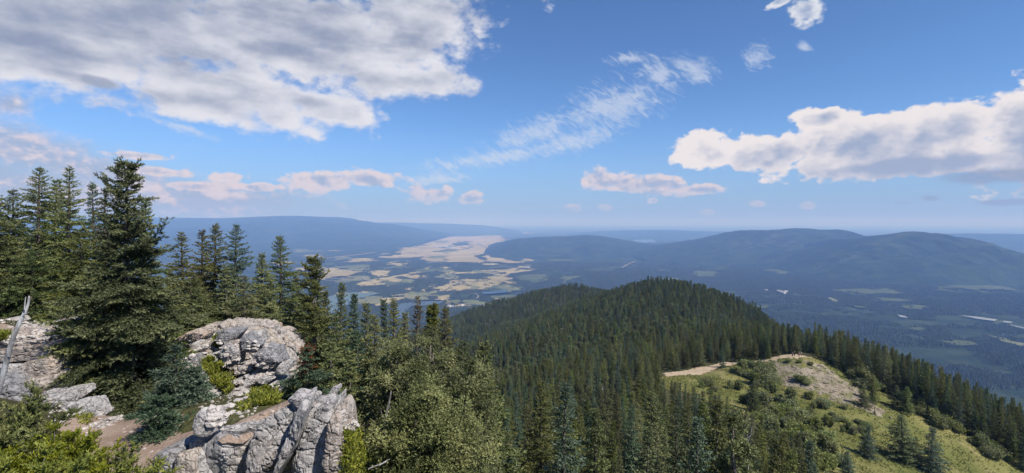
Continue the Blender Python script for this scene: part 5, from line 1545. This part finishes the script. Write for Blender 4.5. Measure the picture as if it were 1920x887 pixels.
def person(px, D, face, shirt, trousers, stride, lab):
    x = (px - 960) / F * D; z = ground(x, D) + 0.06
    e = bpy.data.objects.new('person', None); COL.objects.link(e); e.location = (x, D, z); e.rotation_euler = (0, 0, face)
    e['label'] = lab; e['category'] = 'person'; e['group'] = 'people standing at the viewpoint'
    s = stride
    J = [(0, 0, .95), (0, 0, 1.2), (0, 0, 1.42), (0, -.01, 1.52), (0, -.03, 1.63), (0, -.02, 1.74),
         (.10, 0, .90), (.10, -s, .50), (.10, -s * 0.6, .08), (.10, -s * 0.6 - .16, .03), (-.10, 0, .90), (-.10, s, .50), (-.10, s * 1.3, .08), (-.10, s * 1.3 - .16, .03),
         (.19, 0, 1.40), (.25, .02, 1.12), (.26, -.08, .88), (.265, -.11, .78), (-.19, 0, 1.40), (-.25, .02, 1.12), (-.26, -.08, .88), (-.265, -.11, .78)]
    E = [(0, 1), (1, 2), (2, 3), (3, 4), (4, 5), (0, 6), (6, 7), (7, 8), (8, 9), (0, 10), (10, 11), (11, 12), (12, 13), (2, 14), (14, 15), (15, 16), (16, 17), (2, 18), (18, 19), (19, 20), (20, 21)]
    Rr = [.13, .13, .13, .06, .105, .07, .085, .06, .045, .035, .085, .06, .045, .035, .06, .042, .03, .028, .06, .042, .03, .028]
    link('body', skin_mesh('body', J, E, Rr, SKIN), e)
    link('shirt', skin_mesh('shirt', [J[i] for i in (0, 1, 2, 14, 15, 18, 19)], [(0, 1), (1, 2), (2, 3), (3, 4), (2, 5), (5, 6)], [.155, .155, .15, .085, .062, .085, .062], shirt), e)
    link('trousers', skin_mesh('trousers', [J[i] for i in (0, 6, 7, 8, 10, 11, 12)], [(0, 1), (1, 2), (2, 3), (0, 4), (4, 5), (5, 6)], [.15, .11, .085, .065, .11, .085, .065], trousers), e)
    U, Fc = ico(2); V = U * np.array([.098, .11, .085]) + np.array([0, .015, 1.715])
    link('hair', mesh_from('hair', V, Fc, HAIR, True), e)
BLACK = cloth_mat('black_cloth', (0.02, 0.02, 0.024)); PINK = cloth_mat('pink_cloth', (0.55, 0.25, 0.25)); BLUE = cloth_mat('dark_blue_cloth', (0.04, 0.05, 0.09)); WHITE = cloth_mat('white_cloth', (0.6, 0.58, 0.55))
person(1485.8, 179.0, 0.6, BLACK, BLACK, .10, 'leftmost hiker at the viewpoint, dressed all in black')
person(1489.6, 179.6, -0.9, BLACK, BLUE, .05, 'hiker in a black top and dark blue trousers, second in the group')
person(1498.2, 178.5, 1.6, PINK, BLACK, .04, 'hiker in a pink top at the viewpoint')
person(1502.4, 179.4, -1.4, WHITE, BLUE, .08, 'hiker in a white top at the right end of the group')

# ------------------------------------------------------------------ the woods of the valley
def valley_woods():
    rg = np.random.default_rng(31)
    cc = bpy.data.collections.new('valley_wood_kinds')
    for k in range(4):
        Vs = []; Fs = []; o = 0
        for t in range(11):
            x, y = rg.uniform(-18, 18, 2); h = rg.uniform(9, 19); r_ = h * rg.uniform(0.16, 0.28)
            a = np.arange(5) / 5 * 2 * np.pi + rg.random()
            ring = np.column_stack([x + np.cos(a) * r_, y + np.sin(a) * r_, np.full(5, h * 0.1)]); ring2 = np.column_stack([x + np.cos(a + .6) * r_ * .55, y + np.sin(a + .6) * r_ * .55, np.full(5, h * 0.55)])
            V = np.vstack([ring, ring2, [[x, y, h]]]); i = np.arange(5); j = (i + 1) % 5
            Fs.append(np.concatenate([np.stack([i, j, 5 + i], 1), np.stack([j, 5 + j, 5 + i], 1), np.stack([5 + i, 5 + j, np.full(5, 10)], 1)]) + o); Vs.append(V); o += len(V)
        me = mesh_from('valley_wood', np.concatenate(Vs), np.concatenate(Fs), M['valley_tree'], False, rg.random(o))
        cc.objects.link(bpy.data.objects.new('valley_wood_%d' % k, me))
    N = 150000
    y = np.sqrt(rg.uniform(1900 ** 2, 7600 ** 2, N)); a = rg.uniform(-0.72, 1.03, N); x = a * y
    dens = fbm(xy3(x, y, 0.0016), 4, seed=50) + 0.6 * fbm(xy3(x, y, 0.007), 3, seed=51)
    k = (dens > -0.28 + 0.25 * rg.random(N)) & (rg.random(N) > (np.hypot(x, y) - 5200) / 3600)
    # near the ground that the slopes hide nothing can show
    px = 960 + x / y * F; py = EYE - VALLEY / y * F
    k &= ~((px > 640) & (px < 1500) & (py > 640)) & (py < 770)
    for poly in OPEN:
        if poly: k &= ~in_poly(x, y, poly) | (rg.random(N) < 0.10)
    x, y = x[k][:70000], y[k][:70000]; n = len(x)
    z = valley_z(x, y) - 1
    s = rg.uniform(0.7, 1.25, n)
    print('valley clumps', n)
    gn_scatter('valley_woods', np.stack([x, y, z], 1), np.stack([s * 1.1, s * 1.1, s], 1), np.stack([np.zeros(n), np.zeros(n), rg.uniform(0, 6.28, n)], 1), rg.integers(0, 4, n), cc, M['valley_tree'])
valley_woods()

# ------------------------------------------------------------------ far white buildings
WALL = cloth_mat('white_wall', (0.55, 0.54, 0.52)); ROOF = cloth_mat('grey_roof', (0.32, 0.31, 0.31))
def house(px, py, w, d_, h, rot, lab, grp):
    x, y = vp(px, py); z = valley_z(np.array([x]), np.array([y]))[0] + 8
    e = bpy.data.objects.new('building', None); COL.objects.link(e); e.location = (x, y, z); e.rotation_euler = (0, 0, rot)
    e['label'] = lab; e['category'] = 'building'; e['group'] = grp
    V = [(-w, -d_, -8), (w, -d_, -8), (w, d_, -8), (-w, d_, -8), (-w, -d_, h), (w, -d_, h), (w, d_, h), (-w, d_, h), (-w, 0, h * 1.5), (w, 0, h * 1.5)]
    me = mesh_from('walls', V, [np.array([[0, 1, 5, 4], [1, 2, 6, 5], [2, 3, 7, 6], [3, 0, 4, 7]]), np.array([[4, 8, 7], [5, 6, 9]])], WALL)
    link('walls', me, e)
    k = 1.06
    V = [(-w * k, -d_ * k, h * .98), (w * k, -d_ * k, h * .98), (w * k, 0, h * 1.54), (-w * k, 0, h * 1.54), (-w * k, d_ * k, h * .98), (w * k, d_ * k, h * .98)]
    link('roof', mesh_from('roof', V, np.array([[0, 1, 2, 3], [3, 2, 5, 4]]), ROOF), e)
rr = random.Random(2)
for (px, py) in [(817, 464.6), (823, 465.4), (829, 464.2), (836, 463.8), (841, 465.6), (848, 466.6), (855, 468)]:
    house(px, py, rr.uniform(25, 60), rr.uniform(15, 25), rr.uniform(12, 22), rr.uniform(-.3, .3), 'one of the tiny white sheds in the middle of the tan prairie', 'white sheds on the prairie')
for (px, py) in [(1437, 544.6), (1460, 546), (1465, 548), (1470, 550), (1473, 547.4)]:
    house(px, py, rr.uniform(10, 18), rr.uniform(6, 10), rr.uniform(6, 10), rr.uniform(-.5, .5), 'one of the tiny white roofs in the dark valley woods', 'white roofs in the valley woods')
for (px, py) in [(842, 575), (867, 573), (846, 576.5)]:
    house(px, py, rr.uniform(10, 16), rr.uniform(6, 9), rr.uniform(6, 9), rr.uniform(-.5, .5), 'one of the tiny houses beside the pale field nearest the mountain', 'houses beside the near field')
for (px, py) in [(985, 503.2), (990, 503.6)]:
    house(px, py, rr.uniform(14, 26), rr.uniform(8, 14), rr.uniform(8, 12), rr.uniform(-.5, .5), 'one of the tiny white buildings along the pale road strip', 'white buildings along the road')
